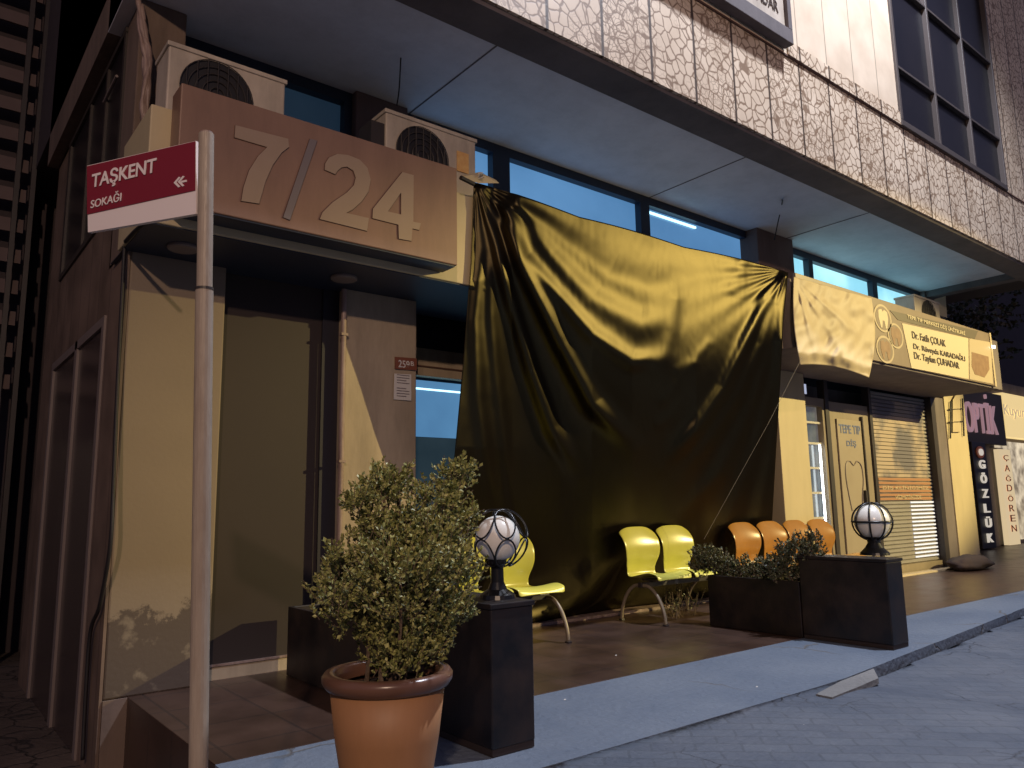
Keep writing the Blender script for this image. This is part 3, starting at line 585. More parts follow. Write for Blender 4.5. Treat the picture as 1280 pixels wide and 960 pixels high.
# ------------------------------------------------------------------ drain pipe on second pillar
dp = MB().tube([(2.680, 5.474, 2.88), (2.680, 5.474, 2.0), (2.678, 5.474, 1.0), (2.677, 5.474, 0.02)], 0.022, 12)
for z in (0.4, 1.5, 2.5): dp.box(2.652, 5.448, z, 2.708, 5.50, z + 0.02)
top(dp.build('drain_pipe', M['pipe'], smooth=False), 'rusty thin drain pipe running down the number plate pillar', 'pipe')

# ================================================================== 7/24 SIGN
YS = 4.66
s724 = empty('sign_box', (2.2, YS, 2.97), 'salmon sign box with raised numerals 7/24 over the left door', 'sign')
bx(1.17, YS, 2.965, 3.215, 4.857, 3.75).build('sign_case', M['salmon'], s724, bevel=0.008)
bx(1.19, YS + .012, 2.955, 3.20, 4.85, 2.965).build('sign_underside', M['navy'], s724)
crop = (270, 130, 4.414)
glyphs = {
 '7': [[(105,120),(395,195),(400,240),(360,270),(310,340),(270,430),(235,552),(137,537),(150,460),(180,370),(230,290),(280,240),(100,187)]],
 '/': [[(515,195),(555,205),(405,642),(368,627)]],
 '2': [[(597,365),(600,330),(620,298),(665,278),(725,284),(790,310),(832,355),(850,420),(838,485),(800,540),(750,585),(715,603),(840,632),(830,702),(570,637),(585,600),(640,545),(720,490),(758,450),(768,410),(755,370),(720,348),(690,352),(668,370),(655,390)]],
 '4': [[(1025,378),(1087,395),(1085,652),(1127,660),(1117,697),(1080,688),(1075,757),(1005,745),(1003,668),(860,632),(863,580)], [(1018,490),(1018,612),(945,595)]],
}
for g, loops in glyphs.items():
    lp = [px_loop(l, YS, crop) for l in loops]
    # dark trim just behind, pale face in front
    cx_ = sum(p[0] for p in lp[0]) / len(lp[0]); cz_ = sum(p[1] for p in lp[0]) / len(lp[0])
    plate(lp, 'numeral_trim', M['groove'], s724, YS - 0.004, 0.004, 0.0025)
    plate(lp, 'numeral', M['letter_grey'] if g == '/' else M['salmon_light'], s724, YS - 0.010, 0.006, 0.0)

# ================================================================== AIR CONDITIONERS
def fan_unit(name, x0, x1, y0, z0, z1, fx, fr, zc, label, mm='whiteplastic'):
    t = empty(name, ((x0 + x1) / 2, y0 + .15, z0), label, 'air conditioner', 'air conditioner units on the canopies')
    bx(x0, y0, z0, x1, y0 + .30, z1).build('casing', M[mm], t, bevel=0.012)
    bx(x0 - .012, y0 - .012, z1 - .03, x1 + .012, y0 + .312, z1 + .004).build('lid', M[mm], t, bevel=0.006)
    prof = [(fr, 0), (fr, 0.012), (fr - .02, 0.02)]
    d = MB()
    k = 40
    d.prism([(fx + fr * math.cos(2*math.pi*j/k), y0 - .004, zc + fr * math.sin(2*math.pi*j/k)) for j in range(k)], [(fx + fr * math.cos(2*math.pi*j/k), y0 + .01, zc + fr * math.sin(2*math.pi*j/k)) for j in range(k)])
    d.build('fan_opening', M['grill'], t)
    gr = MB()
    for rr in (fr, fr * .8, fr * .6, fr * .4, fr * .2):
        gr.tube([(fx + rr * math.cos(2*math.pi*j/36), y0 - .014, zc + rr * math.sin(2*math.pi*j/36)) for j in range(36)], .004, 5, close=True)
    for j in range(-3, 4):
        xx = fx + j * fr / 3.6; hh = math.sqrt(max(0, fr * fr - (xx - fx) ** 2)); gr.tube([(xx, y0 - .018, zc - hh), (xx, y0 - .018, zc + hh)], .004, 5)
    gr.build('fan_grille', M['darkmetal'], t)
    for xx in (x0 + .12, x1 - .18): bx(xx, y0 + .02, z0 - .04, xx + .06, y0 + .28, z0).build('foot', M['darkmetal'], t)
    return t
fan_unit('air_conditioner', 1.18, 1.98, 5.06, 3.705, 4.235, 1.50, 0.245, 3.955, 'aged white air conditioner with round fan behind the left end of the 7/24 sign')
a2 = fan_unit('air_conditioner', 2.82, 3.70, 5.08, 3.72, 4.30, 3.16, 0.25, 3.99, 'white air conditioner with yellow sticker behind the right end of the sign')
bx(3.50, 5.070, 3.96, 3.62, 5.078, 4.14).build('sticker', mat('orange_sticker', (0.62, 0.30, 0.10), 0.5, (0.75, 0.5, 0.2), 20), a2)
bx(2.70, 5.10, 3.85, 2.818, 5.30, 4.18).build('service_cover', M['darkmetal'], a2)
cb = MB()
for k in range(5):
    xx = 3.0 + .1 * k; cb.tube(spline([(xx, 5.25, 4.31), (xx + .05, 5.2, 4.37 + .02 * (k % 2)), (xx + .13, 5.28, 4.36), (xx + .16, 5.3, 4.31)], 5), .014, 6)
cb.build('cable_bundle', M['wire'], a2)
fan_unit('air_conditioner', 12.25, 13.15, 5.2, 3.79, 4.33, 12.72, 0.24, 4.06, 'dim air conditioner half hidden behind the dental shop sign')

# ================================================================== DENTAL SIGN
YD = 4.70
ds = empty('shop_sign', (11, YD, 2.93), 'long printed dental practice sign with brown and cream panels', 'sign')
zb_, zt_ = 2.93, 3.79
bx(8.02, YD, zb_, 13.70, 4.737, zt_).build('sign_board', M['signbrown'], ds, bevel=0.005)
bx(13.66, YD - .012, zb_ - .01, 13.72, 4.74, zt_ + .01).build('sign_edge', M['tarp'], ds)
bx(7.97, YD - .02, 2.96, 8.10, YD - .004, 3.70).build('sign_edge', M['tarp'], ds)
plate([px_loop([(1112,388),(1222,414),(1218,424),(1122,400)], YD)], 'title_band', M['signolive'], ds, YD - .005, .004)
plate([px_loop([(1127,404),(1210,423),(1210.5,474),(1139,460)], YD)], 'name_panel', M['signcream'], ds, YD - .006, .004)
plate([px_loop([(1211,423),(1238,428),(1241,480),(1211.5,474)], YD)], 'picture_panel', M['signpale'], ds, YD - .006, .004)
plate([px_loop([(1214,440),(1235,446),(1236,462),(1230,472),(1218,468),(1214,458)], YD)], 'picture', M['implant'], ds, YD - .009, .003)
def pt(px, py, y): return onY(px, py, y)
def sgn_text(s, pxa, pya, wid, hgt, m, y=YD - .012, bold=0.01):
    p = pt(pxa, pya, y); return text(s, 'lettering', m, ds, (p.x, y, p.z), (1, 0, 0), (0, 0, 1), wid, hgt, .003, bold)
def Xat(px, py): return onY(px, py, YD).x
sgn_text('TEPE TIP MERKEZİ DİŞ ÜNİTELERİ', 1134.5, 399, Xat(1206, 418) - Xat(1134, 397), 0.085, M['signcream'], bold=0.02)
sgn_text('Dr. Fatih ÇOLAK', 1141, 425, Xat(1182, 430) - Xat(1141, 425), 0.13, M['lettertext'])
sgn_text('Dr. Rüveyda KARADAĞLI', 1142.5, 438, Xat(1206, 450) - Xat(1142, 438), 0.13, M['lettertext'])
sgn_text('Dr. Tayfun ÇUHADAR', 1143.5, 451, Xat(1199, 462) - Xat(1143, 451), 0.13, M['lettertext'])
for (px, py, rx, rz) in ((1103, 398, .24, .19), (1119, 420, .22, .175), (1106, 437, .24, .185)):
    c0 = onY(px, py, YD); k = 30
    plate([[(c0.x + rx * math.cos(2*math.pi*j/k), c0.z + rz * math.sin(2*math.pi*j/k)) for j in range(k)]], 'picture_ring', M['signpale'], ds, YD - .007, .004)
    plate([[(c0.x + rx * .84 * math.cos(2*math.pi*j/k), c0.z + rz * .84 * math.sin(2*math.pi*j/k)) for j in range(k)]], 'picture', M['signbrown'], ds, YD - .010, .003)
    tl = [(-.10, .09), (-.03, .11), (0, .08), (.03, .11), (.10, .09), (.11, .0), (.07, -.12), (.04, -.12), (.02, -.03), (-.02, -.03), (-.04, -.12), (-.07, -.12), (-.11, .0)]
    plate([[(c0.x + a * 1.2, c0.z + b2 * 1.1) for a, b2 in tl]], 'tooth_picture', M['signcream'] if py < 410 else M['implant'], ds, YD - .013, .003)
bx(13.70, 4.66, 3.55, 13.76, 4.70, 3.59).build('lamp', M['whiteled'], ds)

# ================================================================== CLOTHS
def dist_poly(p, poly):
    best = 1e9; bt = 0; n = len(poly); side = 1
    for i in range(n - 1):
        a = poly[i]; b2 = poly[i + 1]; dx = b2[0] - a[0]; dy = b2[1] - a[1]; l2 = dx * dx + dy * dy
        t = max(0, min(1, ((p[0] - a[0]) * dx + (p[1] - a[1]) * dy) / l2)); qx = a[0] + t * dx; qy = a[1] + t * dy
        d = math.hypot(p[0] - qx, p[1] - qy)
        if d < best: best = d; bt = (i + t) / (n - 1); side = 1 if dx * (p[1] - a[1]) - dy * (p[0] - a[0]) > 0 else -1
    return best * side, bt
# ridges: (pixel polyline, width px start/end, height m start/end)
RID = [
 ([(640,262),(655,320),(700,372),(740,418),(790,452),(840,448)], 7, 12, .02, .05),
 ([(632,262),(648,325),(664,356),(700,430),(740,505),(792,560)], 7, 13, .035, .105),
 ([(606,236),(625,330),(642,390),(664,463),(690,535),(722,596)], 7, 12, .035, .100),
 ([(602,236),(612,330),(614,400),(622,480),(636,600),(650,680)], 6, 9, .02, .035),
 ([(598,236),(602,310),(594,400),(598,500),(610,590),(628,680)], 6, 11, .02, .045),
 ([(650,250),(700,300),(760,345),(820,365),(880,350)], 9, 26, .03, .03),
 ([(645,250),(690,318),(740,372),(800,405),(860,395)], 7, 20, .025, .03),
 ([(978,345),(958,370),(940,412),(906,485),(874,533),(828,584)], 6, 12, .03, .095),
 ([(980,345),(965,380),(952,430),(925,490),(890,545),(850,600)], 5, 11, .03, .06),
 ([(982,346),(970,400),(958,450),(935,520),(900,590),(830,670)], 5, 12, .03, .042),
 ([(983,346),(974,410),(965,480),(945,560),(915,640),(880,720)], 5, 12, .03, .042),
 ([(984,346),(978,420),(974,500),(962,580),(945,660),(930,760)], 5, 12, .03, .042),
 ([(845,375),(840,415),(828,450),(815,480)], 7, 11, .010, .016),
 ([(868,455),(845,480),(822,510)], 6, 8, .008, .013),
 ([(885,430),(866,452),(838,468)], 6, 8, .006, .010),
 ([(850,500),(838,520),(815,536)], 6, 8, .006, .010),
 ([(642,784),(690,770),(735,742),(775,700),(830,655)], 14, 22, .10, .03),
 ([(660,740),(720,728),(770,690),(810,655)], 16, 22, .04, .02),
 ([(930,322),(922,345),(918,375)], 8, 14, .02, .01),
]
BND = [(640,338),(700,388),(740,432),(790,460),(830,474),(870,482),(905,460),(940,434),(980,424)]
LB = [(0,(592,228)),(.2,(588,330)),(.42,(579,450)),(.66,(567,580)),(.84,(560,680)),(1,(556,795))]
RB = [(0,(985,341)),(.2,(979,400)),(.38,(975,480)),(.56,(970,560)),(.76,(965,650)),(.88,(962,715)),(1,(958,768))]
def ip2(tab, v): return (interp([(a, p[0]) for a, p in tab], v), interp([(a, p[1]) for a, p in tab], v))
nu, nv = 300, 240; P = []
for j in range(nv):
    v = j / (nv - 1); l = ip2(LB, v); r = ip2(RB, v)
    for i in range(nu):
        u = i / (nu - 1)
        px = l[0] + (r[0] - l[0]) * u; py = l[1] + (r[1] - l[1]) * u
        if v < .25: py += (6 * math.sin(math.pi * u) - 3.0 * abs(math.sin(u * 9.4))) * (1 - v / .25)
        bnd = interp(BND, px); tt = (py - bnd)
        # depth: flat on the sign box above the swag line, then falling back to the wall foot
        soft = interp([(760, 15), (850, 30), (960, 18)], px); q = soft * math.log1p(math.exp(min(30, tt / soft)))
        bot = interp([(556, 796), (672, 795), (774, 781), (960, 768)], px)
        yb = 4.655 + 1.44 * min(1.0, q / (bot - bnd))  ** .80
        yl = interp([(350, 4.845), (560, 5.15), (668, 5.50), (780, 5.80)], py)
        wl_ = max(0, py - 350); kb = sm(596 - .16 * wl_, 652 + .20 * wl_, px)
        y = yl * (1 - kb) + yb * kb
        # right end beyond the sign box
        kr = sm(962, 982, px); yr = 4.69 + 1.05 * min(1, max(0, (py - 425)) / 220.0); y = y * (1 - kr) + yr * kr
        d = 0
        for poly, w0, w1, h0, h1 in RID:
            if px < min(p[0] for p in poly) - 60 or px > max(p[0] for p in poly) + 60 or py > max(p[1] for p in poly) + 60 or py < min(p[1] for p in poly) - 60: continue
            ds_, t = dist_poly((px, py), poly); w = w0 + (w1 - w0) * t; h = h0 + (h1 - h0) * t
            end = 1 - sm(.80, 1.0, t) * .9; e = abs(ds_) / w
            if e < 3: d += h * end * math.exp(-e * e)
        wx = onY(px, py, 5)
        d += 0.011 * noise.noise(Vector((wx.x * 1.6, wx.z * 1.1, 3))) + 0.002 * noise.noise(Vector((wx.x * 5, wx.z * 3.5, 7))) + 0.0012 * noise.noise(Vector((wx.x * 15, wx.z * 9, 1)))
        # gathered pleats near both upper corners
        for cx0, cy0, sg_ in ((594, 226, 1), (984, 338, -1)):
            rr = math.hypot(px - cx0, py - cy0); th = math.atan2(py - cy0, (px - cx0) * sg_)
            d += 0.009 * math.sin(th * 26) * math.exp(-rr / (110 if sg_ > 0 else 60)) * sm(4, 30, rr)
        lowf = sm(520, 640, py)
        d += lowf * 0.014 * math.sin(px / 13.0 + 1.5 * math.sin(px / 47.0) + (py - 600) * .012)
        y -= d
        p = onY(px, py, y)
        onb = sm(3.80, 3.96, p.x) * (1 - sm(7.72, 7.84, p.x)) * sm(3.02, 3.14, p.z); lim = 4.835 - .12 * onb
        ymx = lim + max(0, 2.885 - p.z) * 3.0
        if p.y > ymx:
            p = onY(px, py, ymx - .004 * (1 + noise.noise(Vector((px * .08, py * .02, 0)))))
        zmin = 0.036 if p.y > 5.83 else 0.010
        if p.z < zmin: p.z = zmin + .008 * abs(noise.noise(p * 4))
        P.append(p)
cl_ = MB().grid(P, nu, nv).build('draped_cloth', M['satin'], smooth=True)
sdm = cl_.modifiers.new('thickness', 'SOLIDIFY'); sdm.thickness = 0.004; sdm.offset = -1
top(cl_, 'huge black satin sheet hung in swags over a shop sign and front', 'cloth')
# hidden shop sign the cloth hangs on
top(bx(3.98, 4.74, 3.12, 7.70, 4.857, 3.70).build('sign_box', M['cream'], bevel=0.01), 'sign box hidden beneath the black satin sheet', 'sign')

# white tarp over the left part of the dental sign
TL = [(990,347),(993,400),(1001,455)]; nu2, nv2 = 90, 70; P = []
for j in range(nv2):
    v = j / (nv2 - 1)
    for i in range(nu2):
        u = i / (nu2 - 1)
        tx, ty = 992 + 97 * u, 346 + 27 * u
        bxp, byp = 1000 + 86 * u, 456 + 16 * u ** 1.6 - 3 * math.sin(math.pi * u)
        px = tx + (bxp - tx) * v + 6 * math.sin(math.pi * v) * (u ** 3); py = ty + (byp - ty) * v
        if u < .25: px -= 4 * math.sin(math.pi * v) * (1 - u / .25)
        rr = math.hypot(px - 994, py - 348); th = math.atan2(py - 348, px - 994)
        d = 0.018 * math.exp(-((th - 1.0) / .07) ** 2) * sm(5, 40, rr) + 0.018 * math.exp(-((th - 0.72) / .06) ** 2) * sm(5, 60, rr) + 0.02 * math.exp(-((th - 1.3) / .06) ** 2) * sm(5, 30, rr)
        d += 0.030 * noise.noise(Vector((u * 4, v * 4, 5))) + 0.02 * noise.noise(Vector((u * 9, v * 7 + u * 5, 9)))
        y = 4.655 - d - 0.01 + .05 * sm(.85, 1, v)
        P.append(onY(px, py, y))
tpo = MB().grid(P, nu2, nv2).build('tarp', M['tarp'], smooth=True); sdm = tpo.modifiers.new('thickness', 'SOLIDIFY'); sdm.thickness = .004
top(tpo, 'creased cream tarp hanging over the left half of the dental sign', 'tarp')
# bracket and crumpled paper at the cloth's left corner
br_ = empty('bracket', onY(590, 226, 4.8), 'small bracket with torn pale wrapping at the left top corner of the black sheet', 'bracket')
MB().tube([onY(576, 222, 4.70), onY(592, 230, 4.74)], .018, 8).build('bar', M['darkmetal'], br_)
MB().prism([onY(575, 221, 4.76), onY(600, 217, 4.76), onY(624, 229, 4.76), onY(598, 229, 4.76)], [onY(577, 219, 4.84), onY(600, 215, 4.84), onY(620, 225, 4.84), onY(598, 226, 4.84)]).build('wrapping', M['tarp'], br_)
bmx = MB(); c0 = onY(601, 220, 4.75)
for k in range(14):
    a = Vector((random.uniform(-1, 1), random.uniform(-1, 1), random.uniform(-1, 1))) * .035; b2 = Vector((random.uniform(-1, 1), random.uniform(-1, 1), random.uniform(-1, 1))) * .035
    bmx.quad(c0 + a, c0 + b2, c0 - a * .6 + b2 * .3)
bmx.build('crumpled_paper', M['paper'], br_)

# ================================================================== UPPER FRAMED SIGN
us = empty('wall_sign', (6.2, 3.95, 5.86), 'dark framed pale name board fixed to the upper cladding', 'sign')
a0, a1, c0_, c1_ = 4.9, 6.93, 5.84, 7.2
f = MB(); f.box(a0, 3.88, c0_, a1, 3.985, c0_ + .16); f.box(a1 - .07, 3.88, c0_ + .16, a1, 3.985, c1_); f.box(a0, 3.88, c0_ + .16, a0 + .07, 3.985, c1_); f.box(a0 + .07, 3.88, c1_ - .07, a1 - .07, 3.985, c1_)
f.build('frame', M['beam'], us, bevel=.005); bx(a0 + .07, 3.92, c0_ + .16, a1 - .07, 3.98, c1_ - .07).build('board', M['whiteplastic'], us)
text('Dr. Tayfun ÇUHADAR', 'lettering', M['lettertext'], us, (5.42, 3.915, 6.10), (1, 0, 0), (0, 0, 1), 1.32, .17, .004, .01)

# ================================================================== STREET SIGN
PX, PY = 0.655, 2.30
st = empty('street_sign', (PX, PY, -0.12), 'red and white street name plate on a tall weathered pole', 'street sign')
ptop = onY(258, 168, PY); pbot = onY(248, 960, PY)
dirv = (pbot - ptop) / (pbot.z - ptop.z)
def pole_at(z): return ptop + (pbot - ptop) * ((z - ptop.z) / (pbot.z - ptop.z))
zj = onY(255, 361, PY).z
MB().tube([pole_at(zj), pole_at(ptop.z)], [.0225, .0225], 20).build('pole', M['pole'], st, smooth=False)
MB().tube([pole_at(-.12), pole_at(zj - .004)], .0255, 20).build('pole', M['pole'], st, smooth=False)
MB().tube([pole_at(zj - .005), pole_at(zj + .003)], .0265, 20).build('collar', M['darkmetal'], st)
MB().tube([pole_at(ptop.z), pole_at(ptop.z + .006)], .019, 20).build('cap', M['pipe'], st)
# panel plane : passes through the pole, runs towards the vanishing point at (-1260, 659)
dd_ = ray(-1260, 659); dd_.z = 0; dd_.normalize(); nrm = Vector((dd_.y, -dd_.x, 0)); 
if nrm.dot(CAMC - ptop) < 0: nrm = -nrm
p00 = ptop + nrm * .0
def on_panel(px, py, off=0.0):
    d = ray(px, py); q = p00 + nrm * off; t = (q - CAMC).dot(nrm) / d.dot(nrm); return CAMC + d * t
def panel(pts, name, m, off, th):
    a = [on_panel(x, y, 0) for x, y in pts]
    return MB().prism([p + nrm * off for p in a], [p + nrm * (off - th) for p in a]).build(name, m, st)
panel([(111, 208), (247, 177), (247, 268), (112, 291)], 'sign_plate', M['white'], .006, .014)
pr = panel([(111.5, 209), (246.5, 178), (246.5, 239), (111.7, 269)], 'red_field', M['red'], .0085, .002)
ex = -dd_; ez = Vector((0, 0, 1))
def st_text(s, xa, ya, xb, yb, hpx, bold):
    a = on_panel(xa, ya); b2 = on_panel(xb, yb); c2 = on_panel(xa, ya - hpx)
    o = text(s, 'lettering', M['white'], st, a + nrm * .0105, (b2 - a), ez, (b2 - a).length, (c2 - a).length, .002, bold); return o
st_text('TAŞKENT', 117.5, 241, 198, 221.5, 22, .018)
st_text('SOKAĞI', 117, 262, 155, 252.5, 13, .004)
def chev(x0, y0):
    panel([(x0, y0), (x0 + 6.5, y0 - 7.5), (x0 + 8.8, y0 - 6.8), (x0 + 3.4, y0 - .6), (x0 + 8.2, y0 + 4.6), (x0 + 6, y0 + 5.8)], 'chevron', M['white'], .0105, .002)
chev(220.5, 230); chev(225.5, 228.8)
panel([(230, 227.6), (236.5, 226.2), (236.5, 228.6), (230, 230)], 'arrow_shaft', M['white'], .0105, .002)

# ================================================================== HOUSE NUMBER + NOTICE
hn = empty('house_number_plate', (3.2, 5.49, 2.2), 'small brown house number plate reading 259 on the grey pillar', 'number plate')
pl = px_loop([(494, 446), (521, 448), (521, 463), (494, 461)], 5.485)
plate([pl], 'plate_body', M['plate'], hn, 5.484, .01); p = onY(498, 459, 5.48); q = onY(512, 460, 5.48)
text('259', 'lettering', M['paper'], hn, (p.x, 5.481, p.z), (1, 0, 0), (0, 0, 1), (q.x - p.x), .062, .003, .01)
text('B', 'lettering', M['paper'], hn, (q.x + .012, 5.481, p.z + .025), (1, 0, 0), (0, 0, 1), .03, .038, .003, .01)
nt_ = empty('notice_sheet', (3.2, 5.49, 2.0), 'white printed notice taped under the house number plate', 'notice')
pl = px_loop([(493, 467), (514, 468), (514, 501), (492, 499)], 5.488); plate([pl], 'sheet', M['paper'], nt_, 5.487, .003)
lines = MB(); p = onY(496, 497, 5.485)
for k in range(9):
    if k in (4,): continue
    lines.box(p.x, 5.4848, p.z + .012 + k * .022, p.x + (.12 if k % 3 else .09), 5.4868, p.z + .012 + k * .022 + .007)
lines.build('printed_lines', M['letter_grey'], nt_)

# ================================================================== PLANTERS / PEDESTALS
def planter(x, label, group, lab2, yE=5.42):
    t = empty('pedestal', (x + .13, 3.4, 0), lab2, 'pedestal', group + ' pedestals')
    bx(x, 3.02, 0.035, x + .26, 3.78, .665).build('body', M['black'], t, bevel=0.008)
    bx(x - .008, 3.012, .665, x + .268, 3.788, .69).build('cap', M['black'], t, bevel=0.005)
    bx(x + .004, 3.024, 0.004, x + .256, 3.776, .035).build('base_strip', M['doorbrown'], t)
    b_ = empty('planter_box', (x + .13, 4.6, 0), label, 'planter', group)
    wl = MB(); wl.box(x, 3.79, 0.004, x + .03, yE, .47); wl.box(x + .23, 3.79, 0.004, x + .26, yE, .47); wl.box(x + .03, 3.79, 0.004, x + .23, 3.82, .47); wl.box(x + .03, yE - .03, 0.004, x + .23, yE, .47)
    wl.build('walls', M['black'], b_, bevel=0.005); bx(x + .03, 3.82, .3, x + .23, yE - .03, .42).build('soil', M['soil'], b_)
planter(2.265, 'long black planter trough behind the left pedestal', 'black planters', 'black pedestal carrying the petal cage globe lamp')
planter(6.15, 'long black planter trough between yellow and orange seats', 'black planters', 'black pedestal carrying the barred globe lamp', 4.75)

def sph(r, lat, lon, c): return Vector((c[0] + r * math.cos(lat) * math.cos(lon), c[1] + r * math.cos(lat) * math.sin(lon), c[2] + r * math.sin(lat)))
# lamp 1 : petal cage
L1 = onY(621, 673, 3.2)
l1 = empty('globe_lamp', (L1.x, 3.2, .69), 'unlit white globe lamp in a looped petal cage beside the big shrub', 'lamp', 'globe lamps on the pedestals')
MB().lathe([(.095, 0), (.09, .02), (.05, .045), (.034, .08), (.032, .15), (.045, .17), (.05, .19), (.036, .2)], (L1.x, 3.2, .69), 24).build('stand', M['blackiron'], l1, smooth=False)
c_ = (L1.x + .005, 3.2, L1.z); gl = MB(); k = 24
gl.lathe([(max(.001, .115 * math.cos(a)), .115 * math.sin(a)) for a in [math.pi * (i / k - .5) for i in range(k + 1)]], c_, 32).build('globe', M['globe'], l1, smooth=True)
cg = MB(); cc = (L1.x + .012, 3.2, L1.z + .002); RR = .152
for q in range(7):
    for s_ in (1, -1):
        lon0 = 2 * math.pi * (q + (.5 if s_ < 0 else .5)) / 7 + .3; lat0 = s_ * .60
        cg.tube([sph(RR, lat0 + .58 * math.sin(a), lon0 + .46 * math.cos(a) / max(.45, math.cos(lat0 + .4 * math.sin(a))) * .75, cc) for a in [2 * math.pi * i / 26 for i in range(26)]], .0045, 6, close=True)
cg.tube([(cc[0] + .05 * math.cos(a), cc[1] + .05 * math.sin(a), cc[2] + RR * .93) for a in [2 * math.pi * i / 20 for i in range(20)]], .006, 6, close=True)
cg.build('cage', M['blackiron'], l1, smooth=True)
# lamp 2 : barred cage
L2 = onY(1090, 652, 3.33)
l2 = empty('globe_lamp', (L2.x, 3.33, .69), 'unlit white globe lamp in a barred ring cage before the roller shutter', 'lamp', 'globe lamps on the pedestals')
MB().lathe([(.12, 0), (.115, .02), (.075, .06), (.05, .10), (.055, .13), (.07, .15)], (L2.x, 3.33, .69), 24).build('stand', M['blackiron'], l2)
gl = MB(); c2 = (L2.x, 3.33, L2.z)
gl.lathe([(max(.001, .145 * math.cos(a)), .145 * math.sin(a)) for a in [math.pi * (i / k - .5) for i in range(k + 1)]], c2, 32).build('globe', M['globe'], l2, smooth=True)
cg = MB()
for q in range(4):
    lo = math.pi * q / 4 + .35; cg.tube([sph(.160, a, lo, c2) for a in [2 * math.pi * i / 40 for i in range(40)]], .0075, 6, close=True)
cg.tube([sph(.161, 0, a, c2) for a in [2 * math.pi * i / 40 for i in range(40)]], .009, 6, close=True)
cg.build('cage', M['blackiron'], l2, smooth=True)

# ================================================================== FOLIAGE
def leaf(mb, p, d, size, wide=.42):
    d = d.normalized(); n_ = d.orthogonal(); n_.rotate(Matrix.Rotation(random.uniform(0, 6.28), 3, d)); s_ = n_.normalized() * size * wide
    up = d.cross(s_).normalized() * size * .15
    mb.quad(p, p + d * size * .5 + s_ + up, p + d * size, p + d * size * .5 - s_ + up)
def foliage(lobes, n, per, size, stems=None, up=0.6, wide=.42):
    mb = MB(); stem = MB()
    vol = [l[3] ** 2 * (l[4] if len(l) > 4 else 1) for l in lobes]
    for _ in range(n):
        l = random.choices(lobes, vol)[0]; c = Vector(l[:3]); r = l[3]
        dv = Vector((random.gauss(0, 1), random.gauss(0, 1), random.gauss(0, 1))).normalized()
        rr = r * random.random() ** .45 * random.uniform(.85, 1.18); p = c + dv * rr
        if noise.noise(p * 11) < -0.30 and rr > r * .5: continue
        g = (dv * .8 + Vector((0, 0, up)) + Vector((random.gauss(0, .3), random.gauss(0, .3), random.gauss(0, .3)))).normalized()
        ln = size * random.uniform(1.8, 3.6); stem.tube([p - g * ln * .4, p + g * ln], .0014 * size / .02, 3, caps=False)
        for q in range(per):
            t = q / per; pp_ = p + g * ln * (t - .1)
            leaf(mb, pp_, g * random.uniform(.5, 1.1) + Vector((random.gauss(0, .6), random.gauss(0, .6), random.gauss(0, .5))), size * random.uniform(.7, 1.25), wide)
    return mb, stem
YP = 2.2
rnd_ = random.Random(3)
def lb(px, py, rpx, w=1, dy=0):
    p = onY(px, py, YP + dy); return (p.x, p.y, p.z, rpx * .00285, w)
lobes = [lb(550, 645, 40), lb(566, 712, 32, 1, .05), lb(505, 655, 46), lb(520, 725, 62, 1.4), lb(470, 690, 34), lb(447, 740, 42, 1, .05), lb(418, 748, 24, 1, -.05), lb(500, 785, 46, .9),
         lb(565, 606, 24, 1.5), lb(583, 590, 13, 2), lb(480, 618, 24, 1.3), lb(547, 770, 40, .9), lb(484, 806, 34, 1.2), lb(520, 802, 34, 1.2), lb(455, 778, 30), lb(500, 815, 26, 1, -.08), lb(530, 680, 46, 1, .1), lb(500, 720, 50, 1, -.12), lb(545, 700, 46, 1, -.12), lb(460, 655, 18, 1.4), lb(588, 645, 10, 2), lb(572, 765, 16, 1), lb(498, 600, 12, 1.5)]
pot = empty('plant_pot', tuple(onY(485, 1046, YP)), 'large terracotta coloured pot with a glossy brown rim beside the left pedestal', 'plant pot')
PC = onY(485, 838, YP); RZ = PC.z
K = .87; prof = [(.100, 0), (.106, .02), (.118, .18), (.137, .34), (.158, .46), (.176, RZ - .045)]
MB().lathe(prof, (PC.x, YP, -.0), 48).build('body', M['terracotta'], pot, smooth=True)
rm = MB(); rp = [(.205, -.075), (.222, -.065), (.234, -.04), (.236, -.015), (.226, .004), (.205, .008), (.186, -.002), (.180, -.03), (.178, -.06)]; rp = [(r * K - .004, z * .62) for r, z in rp]
base = 0
kk = 48
for r, z in rp:
    for j in range(kk): a = 2 * math.pi * j / kk; rm.v.append(Vector((PC.x + r * math.cos(a), YP + r * math.sin(a), RZ + z)))
for i in range(len(rp) - 1):
    for j in range(kk): rm.f.append((i * kk + j, i * kk + (j + 1) % kk, (i + 1) * kk + (j + 1) % kk, (i + 1) * kk + j))
rm.build('rim', M['rim'], pot, smooth=True)
MB().lathe([(.155, 0), (.12, .012), (.05, .02)], (PC.x, YP, RZ - .055), 30).build('soil', M['soil'], pot)
shr = empty('shrub', (PC.x, YP, RZ - .05), 'bushy olive green shrub with small leaves growing in the big pot', 'shrub')
for _ in range(22):
    ang = rnd_.uniform(-.3, 3.4); rx, rz = 95 * math.cos(ang), 95 * math.sin(ang)
    qx = 505 + rx * rnd_.uniform(.75, .98); qz = 692 - rz * rnd_.uniform(.82, 1.08)
    if qx < 572 and not (508 < qx < 556 and qz < 640): lobes.append(lb(qx, qz, rnd_.uniform(7, 11), 2.0, rnd_.uniform(-.10, .10)))
lf, stm = foliage(lobes, 3300, 11, .0160, up=1.0, wide=.34)
lf.build('foliage', M['leaf'], shr); 
